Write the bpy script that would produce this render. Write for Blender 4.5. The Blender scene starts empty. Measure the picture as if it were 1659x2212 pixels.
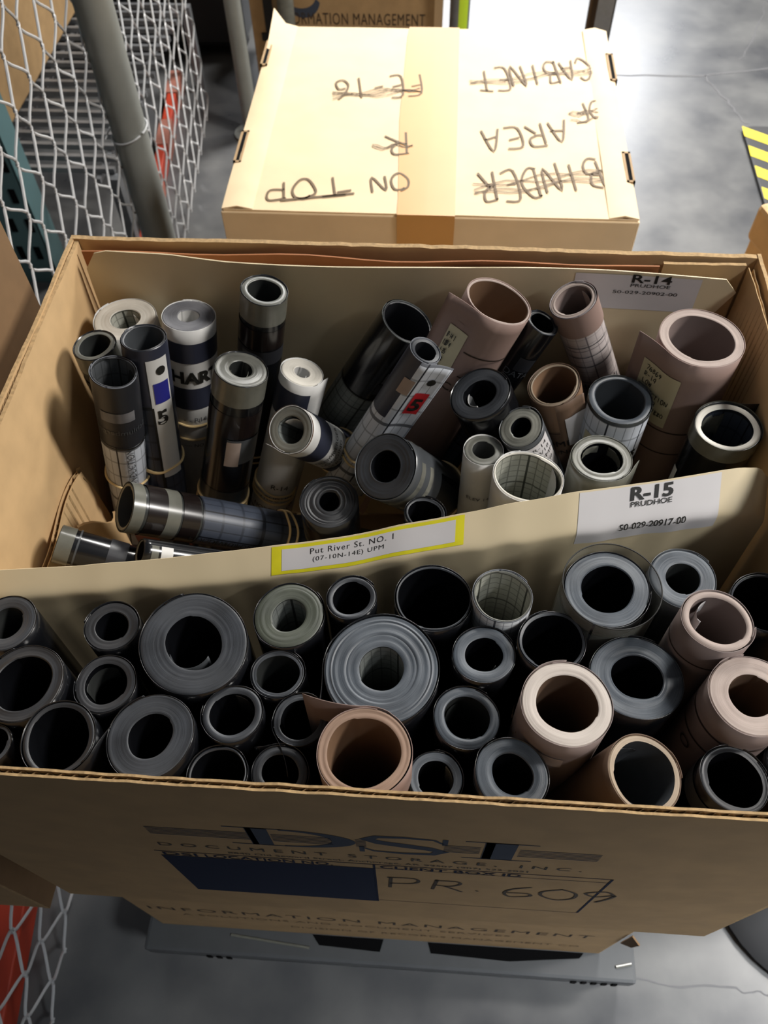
import bpy, bmesh, math, random
from mathutils import Vector, Matrix, noise
PI = math.pi
random.seed(7)
C = bpy.context.scene.collection
SC = bpy.context.scene

# ------------------------------------------------------------------ camera, world, lights, exposure
cam_d = bpy.data.cameras.new('camera')
cam = bpy.data.objects.new('camera', cam_d)
C.objects.link(cam)
RX, RU, RF = (0.997879, 0.063404, -0.01473), (-0.044036, 0.824219, 0.564556), (-0.047935, 0.56271, -0.825264)
cam.matrix_world = Matrix(((RX[0], RU[0], -RF[0], 0.023635), (RX[1], RU[1], -RF[1], -0.126693), (RX[2], RU[2], -RF[2], 0.468611), (0, 0, 0, 1)))
cam_d.sensor_fit = 'VERTICAL'
cam_d.sensor_height = 4.8
cam_d.sensor_width = 3.6
cam_d.lens = 3.8626
cam_d.clip_start = 0.02
cam_d.dof.use_dof = True
cam_d.dof.focus_distance = 0.56
cam_d.dof.aperture_fstop = 1.8
SC.camera = cam

world = bpy.data.worlds.new('world')
SC.world = world
world.use_nodes = True
world.node_tree.nodes['Background'].inputs[0].default_value = (0.86, 0.92, 1.0, 1)
world.node_tree.nodes['Background'].inputs[1].default_value = 0.095

def area(name, loc, target, sx, sy, power, col):
    d = bpy.data.lights.new(name, 'AREA')
    d.shape = 'RECTANGLE'; d.size = sx; d.size_y = sy; d.energy = power; d.color = col
    o = bpy.data.objects.new(name, d); C.objects.link(o)
    o.location = loc
    o.rotation_euler = (Vector(target) - Vector(loc)).to_track_quat('-Z', 'Y').to_euler()
    return o
area('ceiling_light_aisle', (2.05, 0.55, 1.75), (0.05, 0.28, -0.1), 0.3, 0.6, 80, (1.0, 0.965, 0.92))
area('added_light_rear', (0.80, 3.0, 1.9), (0.35, 2.0, -0.6), 0.7, 0.7, 62, (1.0, 0.975, 0.93)).data.spread = 1.5  # added lamp out of view, brightens the rear lid and floor
area('ceiling_light_far', (0.7, 7.5, 2.1), (0.2, 2.0, -0.8), 2.4, 1.2, 230, (0.95, 0.97, 1.0))
area('added_light_front', (2.0, -1.0, 2.0), (1.0, -0.10, -0.85), 0.5, 0.5, 18, (0.94, 0.97, 1.0)).data.spread = 0.85  # added unseen lamp, narrow beam shapes floor pool and front panel gradient
SC.view_settings.view_transform = 'Standard'
SC.view_settings.look = 'None'
SC.view_settings.gamma = 1
SC.view_settings.use_curve_mapping = False
SC.view_settings.exposure = 0.0

# ------------------------------------------------------------------ materials
def hexc(s):
    v = [int(s[i:i + 2], 16) / 255 for i in (0, 2, 4)]
    return tuple((c / 12.92 if c <= .04045 else ((c + .055) / 1.055) ** 2.4) for c in v) + (1,)

def mat(name, col, rough=.6, metal=0, noise_amt=.0, scale=60, spec=.5, bump=0, col2=None, aniso=0, trans=0, alpha=1, coat=0):
    m = bpy.data.materials.new(name); m.use_nodes = True
    nt = m.node_tree; b = nt.nodes['Principled BSDF']
    c = hexc(col) if isinstance(col, str) else tuple(col) + (1,)
    b.inputs['Base Color'].default_value = c
    b.inputs['Roughness'].default_value = rough
    b.inputs['Metallic'].default_value = metal
    b.inputs['Specular IOR Level'].default_value = spec
    b.inputs['Coat Weight'].default_value = coat
    b.inputs['Alpha'].default_value = alpha
    b.inputs['Transmission Weight'].default_value = trans
    if noise_amt or bump or col2:
        tc = nt.nodes.new('ShaderNodeTexCoord')
        nz = nt.nodes.new('ShaderNodeTexNoise'); nz.inputs['Scale'].default_value = scale; nz.inputs['Detail'].default_value = 6
        nt.links.new(tc.outputs['Object'], nz.inputs['Vector'])
        mx = nt.nodes.new('ShaderNodeMix'); mx.data_type = 'RGBA'
        c2 = hexc(col2) if col2 else tuple(max(0, x * (1 - noise_amt)) for x in c[:3]) + (1,)
        mx.inputs[6].default_value = c; mx.inputs[7].default_value = c2
        mr = nt.nodes.new('ShaderNodeMapRange'); mr.inputs[1].default_value = .35; mr.inputs[2].default_value = .65
        nt.links.new(nz.outputs['Fac'], mr.inputs[0]); nt.links.new(mr.outputs[0], mx.inputs[0])
        nt.links.new(mx.outputs[2], b.inputs['Base Color'])
        if bump:
            bp = nt.nodes.new('ShaderNodeBump'); bp.inputs['Strength'].default_value = bump; bp.inputs['Distance'].default_value = .001
            nt.links.new(nz.outputs['Fac'], bp.inputs['Height']); nt.links.new(bp.outputs[0], b.inputs['Normal'])
    return m

def mathn(nt, op, a, b=None):
    n = nt.nodes.new('ShaderNodeMath'); n.operation = op
    for i, v in enumerate((a, b)):
        if v is None: continue
        if isinstance(v, (int, float)): n.inputs[i].default_value = v
        else: nt.links.new(v, n.inputs[i])
    return n.outputs[0]

def end_mat(name, c1, c2, rough=.45, aniso=.55):
    """the wound edges of a rolled sheet: fine concentric rings around the object's own axis"""
    m = bpy.data.materials.new(name); m.use_nodes = True
    nt = m.node_tree; b = nt.nodes['Principled BSDF']
    tc = nt.nodes.new('ShaderNodeTexCoord'); sp = nt.nodes.new('ShaderNodeSeparateXYZ')
    nt.links.new(tc.outputs['Object'], sp.inputs[0])
    r = mathn(nt, 'SQRT', mathn(nt, 'ADD', mathn(nt, 'MULTIPLY', sp.outputs[0], sp.outputs[0]), mathn(nt, 'MULTIPLY', sp.outputs[1], sp.outputs[1])))
    n1 = nt.nodes.new('ShaderNodeTexNoise'); n1.noise_dimensions = '1D'; n1.inputs['Scale'].default_value = 1.0; n1.inputs['Detail'].default_value = 4
    nt.links.new(mathn(nt, 'MULTIPLY', r, 2600.0), n1.inputs['W'])
    n2 = nt.nodes.new('ShaderNodeTexNoise'); n2.inputs['Scale'].default_value = 45; n2.inputs['Detail'].default_value = 4
    nt.links.new(tc.outputs['Object'], n2.inputs['Vector'])
    f = mathn(nt, 'MULTIPLY', mathn(nt, 'ADD', n1.outputs['Fac'], n2.outputs['Fac']), .5)
    mr = nt.nodes.new('ShaderNodeMapRange'); mr.inputs[1].default_value = .36; mr.inputs[2].default_value = .64
    nt.links.new(f, mr.inputs[0])
    mx = nt.nodes.new('ShaderNodeMix'); mx.data_type = 'RGBA'; mx.inputs[6].default_value = hexc(c1); mx.inputs[7].default_value = hexc(c2)
    nt.links.new(mr.outputs[0], mx.inputs[0]); nt.links.new(mx.outputs[2], b.inputs['Base Color'])
    b.inputs['Roughness'].default_value = rough; b.inputs['Anisotropic'].default_value = aniso
    tg = nt.nodes.new('ShaderNodeTangent'); tg.direction_type = 'RADIAL'; tg.axis = 'Z'
    nt.links.new(tg.outputs[0], b.inputs['Tangent'])
    bp = nt.nodes.new('ShaderNodeBump'); bp.inputs['Strength'].default_value = .3; bp.inputs['Distance'].default_value = .0002
    nt.links.new(n1.outputs['Fac'], bp.inputs['Height']); nt.links.new(bp.outputs[0], b.inputs['Normal'])
    return m

def grid_mat(name, base, line, du=.006, dv=.006, big=5, rough=.5, w=.12, wb=.05, only_u=False):
    """chart paper: fine and heavy ruled lines in the sheet's own arc-length coordinates"""
    m = bpy.data.materials.new(name); m.use_nodes = True
    nt = m.node_tree; b = nt.nodes['Principled BSDF']; b.inputs['Roughness'].default_value = rough
    uv = nt.nodes.new('ShaderNodeUVMap'); sp = nt.nodes.new('ShaderNodeSeparateXYZ'); nt.links.new(uv.outputs[0], sp.inputs[0])
    def lines(src, step, width):
        fr = mathn(nt, 'FRACT', mathn(nt, 'DIVIDE', src, step))
        return mathn(nt, 'LESS_THAN', fr, width)
    f = lines(sp.outputs[0], du, w)
    f = mathn(nt, 'MAXIMUM', mathn(nt, 'MULTIPLY', f, .55), lines(sp.outputs[0], du * big, wb))
    if not only_u:
        f = mathn(nt, 'MAXIMUM', f, mathn(nt, 'MULTIPLY', lines(sp.outputs[1], dv, w), .45))
        f = mathn(nt, 'MAXIMUM', f, mathn(nt, 'MULTIPLY', lines(sp.outputs[1], dv * big, wb), .8))
    mx = nt.nodes.new('ShaderNodeMix'); mx.data_type = 'RGBA'; mx.inputs[6].default_value = hexc(base); mx.inputs[7].default_value = hexc(line)
    nt.links.new(f, mx.inputs[0]); nt.links.new(mx.outputs[2], b.inputs['Base Color'])
    return m

def floor_mat():
    m = bpy.data.materials.new('polished_concrete'); m.use_nodes = True
    nt = m.node_tree; b = nt.nodes['Principled BSDF']
    tc = nt.nodes.new('ShaderNodeTexCoord')
    n1 = nt.nodes.new('ShaderNodeTexNoise'); n1.inputs['Scale'].default_value = 2.2; n1.inputs['Detail'].default_value = 8; n1.inputs['Roughness'].default_value = .62
    n2 = nt.nodes.new('ShaderNodeTexNoise'); n2.inputs['Scale'].default_value = 9; n2.inputs['Detail'].default_value = 6
    for n in (n1, n2): nt.links.new(tc.outputs['Object'], n.inputs['Vector'])
    f = mathn(nt, 'MULTIPLY', mathn(nt, 'ADD', n1.outputs['Fac'], n2.outputs['Fac']), .5)
    mr = nt.nodes.new('ShaderNodeMapRange'); mr.inputs[1].default_value = .36; mr.inputs[2].default_value = .66
    nt.links.new(f, mr.inputs[0])
    mx = nt.nodes.new('ShaderNodeMix'); mx.data_type = 'RGBA'; mx.inputs[6].default_value = hexc('3f4043'); mx.inputs[7].default_value = hexc('626261')
    nt.links.new(mr.outputs[0], mx.inputs[0]); nt.links.new(mx.outputs[2], b.inputs['Base Color'])
    mr2 = nt.nodes.new('ShaderNodeMapRange'); mr2.inputs[3].default_value = .2; mr2.inputs[4].default_value = .4
    nt.links.new(f, mr2.inputs[0]); nt.links.new(mr2.outputs[0], b.inputs['Roughness'])
    return m

M = dict(
    kraft=mat('kraft_board', '9c7f58', .75, noise_amt=.14, scale=35, bump=.15),
    kraft_in=mat('kraft_board_inner', 'cba97b', .75, noise_amt=.13, scale=30, bump=.12),
    kraft_pale=mat('pale_kraft_board', 'd6bd98', .72, noise_amt=.08, scale=18, bump=.08),
    kraft_edge=mat('cut_board_edge', 'b39468', .85, noise_amt=.3, scale=260, bump=.5),
    kraft_dark=mat('brown_kraft_board', '7d6142', .8, noise_amt=.15, scale=25),
    redboard=mat('red_brown_board', 'a4693f', .75, noise_amt=.12, scale=40),
    salmon=mat('salmon_board', '8f5a4c', .75, noise_amt=.1, scale=40),
    tape=mat('brown_packing_tape', 'c08f52', .42, noise_amt=.06, scale=12),
    manila=mat('manila_card', 'd3c29f', .5, noise_amt=.05, scale=25, bump=.04),
    ink=mat('black_ink', '14130f', .6), ink_brown=mat('brown_black_ink', '2a1d10', .7), pencil=mat('marker_line', '5e4a30', .7),
    blueprint=mat('navy_print', '121c33', .9, spec=.2), greyblue=mat('grey_blue_print', '3a404c', .9, spec=.2),
    white=mat('white_label', 'c9c5c4', .45, noise_amt=.03, scale=30), yellow=mat('yellow_marker', 'd9cf1e', .5, noise_amt=.12, scale=70),
    red=mat('red_label', 'b8232b', .5), blue=mat('blue_label', '23257a', .5), cream=mat('cream_label', 'bdb597', .5),
    film=mat('black_film', '0f1013', .24, coat=.2), film_brown=mat('brown_black_film', '1a1413', .24, coat=.2), film_navy=mat('navy_band', '2b2e3c', .45),
    charcoal=mat('charcoal_band', '26272b', .42), film_grey=mat('grey_film', '4a4d50', .3, noise_amt=.15, scale=60),
    clear=mat('clear_film', '8b8b80', .25, noise_amt=.1, scale=60, alpha=.55), clear_dark=mat('smoked_film', '3b3d3c', .22, alpha=.7), clear_ring=mat('clear_film_ring', '66665e', .25, noise_amt=.15, scale=80),
    e_film=end_mat('film_edges', '222427', '3b3e43'), e_blue=end_mat('blue_grey_film_edges', '31363c', '4e545b'), e_green=end_mat('green_grey_film_edges', '2f322c', '4d5146'), e_dark=end_mat('dark_film_edges', '1c1d1f', '303134'), e_clear=end_mat('clear_film_edges', '4e4f4a', '7a7970', .35),
    e_frost=end_mat('frosted_film_edges', '4a4b47', '75756d', .35), e_white=end_mat('white_paper_edges', 'bcb7ac', 'd8d3c8', .7, .2), e_pink=end_mat('pink_paper_edges', '8a7a72', 'a3948b', .75, .15), e_rose=end_mat('rose_paper_edges', '8d7a6f', 'a59386', .75, .15), e_cream=end_mat('cream_paper_edges', 'a89d94', 'b8aea5', .75, .1), e_clay=end_mat('clay_paper_edges', '78604f', '8f7563', .75, .15), e_tan=end_mat('tan_paper_edges', '7f6f5c', '9b8a75', .6, .2), e_navy=end_mat('navy_paper_edges', '4f5056', '77777a', .6, .3),
    paper=mat('white_log_paper', 'cbcac7', .55, noise_amt=.06, scale=50), pink=mat('sepia_log_paper', '8c756c', .6, noise_amt=.08, scale=30), tan=mat('tan_log_paper', '7c6049', .6, noise_amt=.1, scale=30), mauve=mat('mauve_log_paper', '7f706b', .6, noise_amt=.08, scale=30), brown=mat('brown_log_paper', '66503f', .6, noise_amt=.1, scale=30),
    grid=grid_mat('chart_grid_paper', 'b4b6b8', '3c4048'), grid_grey=grid_mat('grey_chart_paper', '6f7370', '2b2e2c', .007, .007, 5), grid_in=grid_mat('chart_grid_inside', 'a9a99e', '44463f', .008, .0075, 5, .5, .14, .05), log_lines=grid_mat('ruled_log_paper', 'c3c8d0', '23252d', .0075, .02, 4, .5, .1, .05), log_pale=grid_mat('pale_ruled_log_paper', 'b3a9a6', '6e6668', .009, .008, 3, .55, .1, .05), log_dark=grid_mat('dark_ruled_log_film', '3c424e', '12141a', .008, .02, 3, .35, .12, .06),
    rubber=mat('rubber_band', 'e3c690', .55), steel=mat('galvanised_steel', '85878a', .42, .6, noise_amt=.2, scale=30), wire=mat('galvanised_wire', 'c4c5c6', .35, .3), post=mat('grey_painted_post', '82847f', .5, .15, noise_amt=.1, scale=20), shiny=mat('worn_brown_metal', '4b3a28', .3, .6), black=mat('black_rubber', '121316', .7), plastic=mat('grey_plastic', '4a4c4e', .4, noise_amt=.1, scale=30),
    teal=mat('teal_rack_paint', '4d6a6d', .5, .1, noise_amt=.1, scale=12), orange=mat('orange_rack_paint', '9a3019', .5), hole=mat('dark_slot', '050506', .9, spec=.1), case=mat('shade_block_black', '17181b', .5, noise_amt=.2, scale=20), haz_y=mat('hazard_yellow', 'd8c321', .5, noise_amt=.1, scale=40), haz_k=mat('hazard_black', '1d1d1f', .55), green=mat('lime_sticker', 'b7d62a', .5), floor=floor_mat(), wall=mat('grey_block_wall', '8f8f8d', .8, noise_amt=.1, scale=6), crack=mat('floor_crack', '58585a', .9),
)

# ------------------------------------------------------------------ mesh helpers
class MB:
    def __init__(s): s.v = []; s.f = []; s.m = []; s.uv = {}
    def add(s, vs, fs, mi=0):
        o = len(s.v); s.v += [tuple(x) for x in vs]
        for f in fs: s.f.append(tuple(i + o for i in f)); s.m.append(mi)
        return o
    def grid(s, pts, mi=0, uvs=None, closed=False):
        """pts: rows of points; quads between neighbours"""
        n = len(pts[0]); o = len(s.v)
        for r in pts: s.v += [tuple(p) for p in r]
        for i in range(len(pts) - 1):
            for j in range(n if closed else n - 1):
                k = (j + 1) % n
                idx = (i * n + j, i * n + k, (i + 1) * n + k, (i + 1) * n + j)
                if uvs:
                    q = [uvs[i][j], uvs[i][j + 1], uvs[i + 1][j + 1], uvs[i + 1][j]]
                    s.uv[len(s.f)] = q
                s.f.append(tuple(a + o for a in idx)); s.m.append(mi)
    def box(s, lo, hi, mi=0):
        (a, b, c), (d, e, f) = lo, hi
        s.add([(a, b, c), (d, b, c), (d, e, c), (a, e, c), (a, b, f), (d, b, f), (d, e, f), (a, e, f)],
              [(0, 3, 2, 1), (4, 5, 6, 7), (0, 1, 5, 4), (1, 2, 6, 5), (2, 3, 7, 6), (3, 0, 4, 7)], mi)
    def slab(s, P, thick, mi=0):
        """grid of points thickened along its local normals"""
        R, n = len(P), len(P[0])
        P = [[Vector(p) for p in r] for r in P]
        Q = []
        for i in range(R):
            row = []
            for j in range(n):
                du = P[i][min(j + 1, n - 1)] - P[i][max(j - 1, 0)]
                dv = P[min(i + 1, R - 1)][j] - P[max(i - 1, 0)][j]
                row.append(P[i][j] + du.cross(dv).normalized() * thick)
            Q.append(row)
        o = len(s.v)
        s.v += [tuple(p) for r in P for p in r] + [tuple(p) for r in Q for p in r]
        A = lambda i, j: o + i * n + j
        B = lambda i, j: o + R * n + i * n + j
        def q(*f): s.f.append(f); s.m.append(mi)
        for i in range(R - 1):
            for j in range(n - 1):
                q(A(i, j), A(i + 1, j), A(i + 1, j + 1), A(i, j + 1)); q(B(i, j), B(i, j + 1), B(i + 1, j + 1), B(i + 1, j))
        for j in range(n - 1):
            q(A(0, j), A(0, j + 1), B(0, j + 1), B(0, j)); q(A(R - 1, j), B(R - 1, j), B(R - 1, j + 1), A(R - 1, j + 1))
        for i in range(R - 1):
            q(A(i, 0), B(i, 0), B(i + 1, 0), A(i + 1, 0)); q(A(i, n - 1), A(i + 1, n - 1), B(i + 1, n - 1), B(i, n - 1))
    def tube(s, path, r, seg=8, mi=0, closed=False, cap=True):
        path = [Vector(p) for p in path]; n = len(path); rows = []
        for i, p in enumerate(path):
            a = path[(i - 1) % n] if closed or i else p
            b = path[(i + 1) % n] if closed or i < n - 1 else p
            t = (b - a).normalized()
            u = t.cross(Vector((0, 0, 1))) if abs(t.z) < .9 else t.cross(Vector((1, 0, 0)))
            u.normalize(); w = t.cross(u)
            rr = r[i] if isinstance(r, (list, tuple)) else r
            rows.append([p + (u * math.cos(k * 2 * PI / seg) + w * math.sin(k * 2 * PI / seg)) * rr for k in range(seg)])
        if closed: rows.append(rows[0])
        o = len(s.v); s.grid(rows, mi, None, True)
        if cap and not closed:
            s.f.append(tuple(o + k for k in range(seg))[::-1]); s.m.append(mi)
            s.f.append(tuple(o + (n - 1) * seg + k for k in range(seg))); s.m.append(mi)
    def prism(s, poly, O, U, V, N, depth, mi=0):
        """closed 2-D outline in the plane O,U,V pushed along N"""
        O, U, V, N = map(Vector, (O, U, V, N)); n = len(poly)
        a = [O + U * x + V * y for x, y in poly]; b = [p + N * depth for p in a]
        s.add(a + b, [tuple(range(n))[::-1], tuple(range(n, 2 * n))] + [(i, (i + 1) % n, n + (i + 1) % n, n + i) for i in range(n)], mi)
    def strokes(s, lines, w, O, U, V, lift=.00015, mi=0):
        """pen lines: ribbons with round joints lying on the plane O,U,V"""
        O, U, V = map(Vector, (O, U, V)); N = U.cross(V).normalized() * lift
        for L in lines:
            left, right = [], []
            for i, p in enumerate(L):
                a = Vector(L[max(i - 1, 0)]); b = Vector(L[min(i + 1, len(L) - 1)])
                d = (b - a); d = d.normalized() if d.length > 1e-9 else Vector((1, 0)); nn = Vector((-d.y, d.x)) * w * .5
                q = Vector(p); left.append(O + U * (q.x + nn.x) + V * (q.y + nn.y) + N); right.append(O + U * (q.x - nn.x) + V * (q.y - nn.y) + N)
            s.grid([right, left], mi)
    def build(s, name, mats, parent=None, smooth=False, world=False, bevel=0):
        me = bpy.data.meshes.new(name)
        vs = s.v
        if parent is not None and not world:
            pass
        elif parent is not None:
            L = parent.location; vs = [(x - L.x, y - L.y, z - L.z) for x, y, z in vs]
        me.from_pydata(vs, [], s.f)
        for m in (mats if isinstance(mats, (list, tuple)) else [mats]): me.materials.append(M[m])
        me.polygons.foreach_set('material_index', s.m)
        if s.uv:
            ul = me.uv_layers.new(name='UVMap')
            for fi, q in s.uv.items():
                for li, c in zip(me.polygons[fi].loop_indices, q): ul.data[li].uv = c
        me.update()
        if smooth:
            bm = bmesh.new(); bm.from_mesh(me)
            bmesh.ops.recalc_face_normals(bm, faces=bm.faces)
            for e in bm.edges: e.smooth = len(e.link_faces) < 2 or e.calc_face_angle(0) < .7
            for f in bm.faces: f.smooth = True
            bm.to_mesh(me); bm.free()
        o = bpy.data.objects.new(name, me); C.objects.link(o)
        if parent is not None: o.parent = parent
        if bevel:
            md = o.modifiers.new('bevel', 'BEVEL'); md.width = bevel; md.segments = 2; md.limit_method = 'ANGLE'
        return o

def tag(o, label, cat, group=None):
    o['label'] = label; o['category'] = cat
    if group: o['group'] = group
    return o
def empty(name, loc, label, cat, group=None):
    o = bpy.data.objects.new(name, None); o.empty_display_size = .02; C.objects.link(o); o.location = loc
    return tag(o, label, cat, group)
def struct(o): o['kind'] = 'structure'; return o

def text_mesh(txt, size, offset=0.0, space=1.0, shear=0, align='LEFT'):
    """letters as flat faces: (verts2d, faces)"""
    cu = bpy.data.curves.new('letters', 'FONT'); cu.body = txt; cu.size = size; cu.offset = offset; cu.space_character = space; cu.shear = shear; cu.align_x = align
    cu.resolution_u = 3
    ob = bpy.data.objects.new('letters', cu); C.objects.link(ob)
    dg = bpy.context.evaluated_depsgraph_get(); dg.update()
    me = bpy.data.meshes.new_from_object(ob.evaluated_get(dg))
    vs = [(v.co.x, v.co.y) for v in me.vertices]; fs = [tuple(p.vertices) for p in me.polygons]
    bpy.data.objects.remove(ob); bpy.data.curves.remove(cu); bpy.data.meshes.remove(me)
    return vs, fs
def fit_text(b, txt, width, height, O, U, V, lift=.00012, offset=0, space=1.0, mi=0, shear=0):
    """one line of letters stretched to width x height, its lower left corner at O"""
    vs, fs = text_mesh(txt, 1, 0 if 'M' in txt else offset, space, shear)
    x0 = min(v[0] for v in vs); x1 = max(v[0] for v in vs); y0 = min(v[1] for v in vs); y1 = max(v[1] for v in vs)
    O, U, V = map(Vector, (O, U, V)); N = U.cross(V).normalized() * lift
    b.add([O + U * ((x - x0) / (x1 - x0) * width) + V * ((y - y0) / (y1 - y0) * height) + N for x, y in vs], fs, mi)
HAND = {  # pen strokes on a 1 x 1 cell
    'A': [[(0, 0), (.45, 1), (.95, 0)], [(.15, .4), (.85, .42)]], 'B': [[(.05, 0), (.1, 1)], [(.1, 1), (.6, .95), (.7, .75), (.5, .55), (.12, .5)], [(.12, .5), (.75, .45), (.9, .2), (.6, 0), (.05, .02)]],
    'C': [[(.9, .85), (.6, 1), (.2, .85), (.05, .5), (.2, .1), (.6, 0), (.95, .2)]], 'D': [[(.1, 0), (.1, 1)], [(.0, .98), (.55, .98), (.9, .7), (.9, .3), (.5, 0), (.05, 0)]],
    'E': [[(.9, 1), (.1, .98), (.1, .02), (.9, 0)], [(.1, .5), (.7, .52)]], 'F': [[(.95, 1), (.1, .97), (.1, 0)], [(.1, .5), (.7, .55)]], 'H': [[(.1, 0), (.1, 1)], [(.85, 0), (.85, 1)], [(.1, .5), (.85, .55)]],
    'I': [[(.5, 0), (.5, 1)]], 'N': [[(.1, 0), (.1, 1), (.85, 0), (.9, 1)]], 'O': [[(.5, 1), (.1, .8), (.05, .4), (.3, 0), (.7, .02), (.95, .4), (.85, .85), (.5, 1), (.3, .9)]],
    'P': [[(.1, 0), (.12, 1)], [(.05, .97), (.7, .95), (.85, .7), (.6, .48), (.12, .45)]], 'R': [[(.1, 0), (.12, 1)], [(.05, .97), (.7, .95), (.8, .7), (.5, .5), (.12, .48)], [(.4, .48), (.95, 0)]],
    'T': [[(0, 1), (1, .95)], [(.5, .97), (.45, 0)]], 'L': [[(.1, 1), (.1, 0), (.8, .03)]], 'S': [[(.85, .85), (.5, 1), (.15, .8), (.5, .5), (.85, .25), (.5, 0), (.1, .12)]], 'W': [[(0, 1), (.25, 0), (.5, .7), (.75, 0), (1, 1)]],
    '0': [[(.5, 1), (.1, .75), (.1, .25), (.5, 0), (.9, .25), (.9, .75), (.5, 1)]], '1': [[(.5, 0), (.5, 1)]], '2': [[(.1, .8), (.5, 1), (.85, .75), (.1, 0), (.9, .02)]], '4': [[(.7, 0), (.7, 1), (.05, .35), (.95, .38)]],
    '5': [[(.9, 1), (.2, .98), (.15, .55), (.7, .55), (.85, .25), (.5, 0), (.1, .08)]], '6': [[(.75, 1), (.25, .7), (.1, .3), (.4, 0), (.8, .15), (.7, .45), (.2, .4)]], '7': [[(.05, 1), (.9, 1), (.35, 0)]], '8': [[(.5, .55), (.15, .8), (.5, 1), (.85, .8), (.1, .25), (.5, 0), (.9, .25), (.5, .55)]],
    '9': [[(.9, .75), (.5, 1), (.1, .75), (.4, .5), (.9, .7), (.75, .3), (.5, 0)]], '-': [[(.1, .5), (.8, .5)]], '.': [[(.4, .0), (.5, .08)]], '/': [[(.1, 0), (.9, 1)]],
}
def hand(txt, w, h, gap=.25, jit=.05, seed=1):
    """hand lettering as pen lines filling w x h"""
    rn = random.Random(seed); n = len(txt); cw = w / (n + (n - 1) * gap); out = []
    for i, ch in enumerate(txt):
        for st in HAND.get(ch, []):
            P = [Vector((i * cw * (1 + gap) + (x + rn.uniform(-jit, jit)) * cw, (y + rn.uniform(-jit, jit)) * h)) for x, y in st]
            Q = []
            for k in range(len(P) - 1):
                for t in (0, .25, .5, .75):
                    a = P[max(k - 1, 0)]; b_ = P[k]; c = P[k + 1]; d = P[min(k + 2, len(P) - 1)]
                    if len(P) == 2: Q.append(b_.lerp(c, t)); continue
                    Q.append(.5 * ((2 * b_) + (c - a) * t + (2 * a - 5 * b_ + 4 * c - d) * t * t + (3 * b_ - a - 3 * c + d) * t ** 3))
            Q.append(P[-1]); out.append([tuple(q) for q in Q])
    return out
# ------------------------------------------------------------------ setting
FL = -.85
b = MB(); b.grid([[(x, y, FL) for x in (-4, -2, 0, 2, 4)] for y in (-3, -1, 1, 3, 5, 9)])
floor = struct(b.build('floor', 'floor'))
def floor_line(pts, w):
    b = MB(); L, R = [], []
    for i, p in enumerate(pts):
        a = Vector(pts[max(i - 1, 0)]); c = Vector(pts[min(i + 1, len(pts) - 1)]); d = (c - a).normalized()
        ww = w * random.uniform(.6, 1.2)
        L.append((p[0] - d.y * ww, p[1] + d.x * ww, FL + .0006)); R.append((p[0] + d.y * ww, p[1] - d.x * ww, FL + .0006))
    b.grid([R, L]); struct(b.build('floor_crack', 'crack', floor))
def wander(pts, n=5, a=.006):
    out = []
    for i in range(len(pts) - 1):
        for k in range(n):
            t = k / n; out.append((pts[i][0] + (pts[i + 1][0] - pts[i][0]) * t + random.uniform(-a, a), pts[i][1] + (pts[i + 1][1] - pts[i][1]) * t + random.uniform(-a, a)))
    return out + [pts[-1]]
floor_line(wander([(-.3, 2.34), (.544, 2.4025), (.806, 2.41), (1.0055, 2.4588), (1.8, 2.5)], 6, .003), .0035)
floor_line(wander([(.8058, 2.4065), (.853, 2.28), (.8735, 2.1717), (.9144, 2.1151), (1.05, 1.9)]), .003)
floor_line(wander([(.93, 2.50), (1.0, 2.65), (1.09, 2.90)]), .002)
floor_line(wander([(.269, .020), (.294, .0131), (.364, .005), (.407, -.0024), (.452, .0043), (.4835, .0024), (.495, -.0036), (.5116, .0013), (.5255, -.0044), (.7, .01)], 3, .0012), .0011)
b = MB(); b.grid([[(-4, 9, FL), (4, 9, FL)], [(-4, 9, 2.6), (4, 9, 2.6)]]); struct(b.build('wall_back', 'wall'))

# ------------------------------------------------------------------ cardboard panels
def board(b, axis, c0, c1, lo, hi, mi=0, n=30, amp=.0008, seed=0, edge=1, ei=1):
    """upright sheet: axis 'x' spans x at y c0..c1, axis 'y' spans y at x c0..c1; lo=(start,z0) hi=(end,z1); ragged top edge with its own material"""
    rows = []
    def P(t, c, z, j):
        o = amp * noise.noise((t * 9 + seed, z * 9, seed * 1.7)) * 2
        return (t, c + o, z) if axis == 'x' else (c + o, t, z)
    T = [lo[0] + (hi[0] - lo[0]) * i / n for i in range(n + 1)]
    tz = [hi[1] + edge * .0012 * noise.noise((t * 70, seed * 3.1, 0)) for t in T]
    zs = [0, .35, .7, .9, 1]
    A = [[P(t, c0, lo[1] + (tz[i] - lo[1]) * z, i) for i, t in enumerate(T)] for z in zs]
    B = [[P(t, c1, lo[1] + (tz[i] - lo[1]) * z, i) for i, t in enumerate(T)] for z in zs]
    b.grid(A, mi); b.grid([r[::-1] for r in B], mi)
    b.grid([A[-1], B[-1]], ei)
    b.grid([B[0], A[0]], mi)
    b.grid([[r[0] for r in B], [r[0] for r in A]], ei); b.grid([[r[-1] for r in A], [r[-1] for r in B]], ei)
def flute(b, axis, c, amp, lo, hi, pitch=.0078, mi=0):
    n = int((hi[0] - lo[0]) / pitch * 8); R = [[], []]
    for i in range(n + 1):
        t = lo[0] + (hi[0] - lo[0]) * i / n; q = c + amp * math.sin(2 * PI * i / 8)
        for k, z in enumerate((lo[1], hi[1])): R[k].append((t, q, z) if axis == 'x' else (q, t, z))
    b.grid(R, mi)

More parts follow.
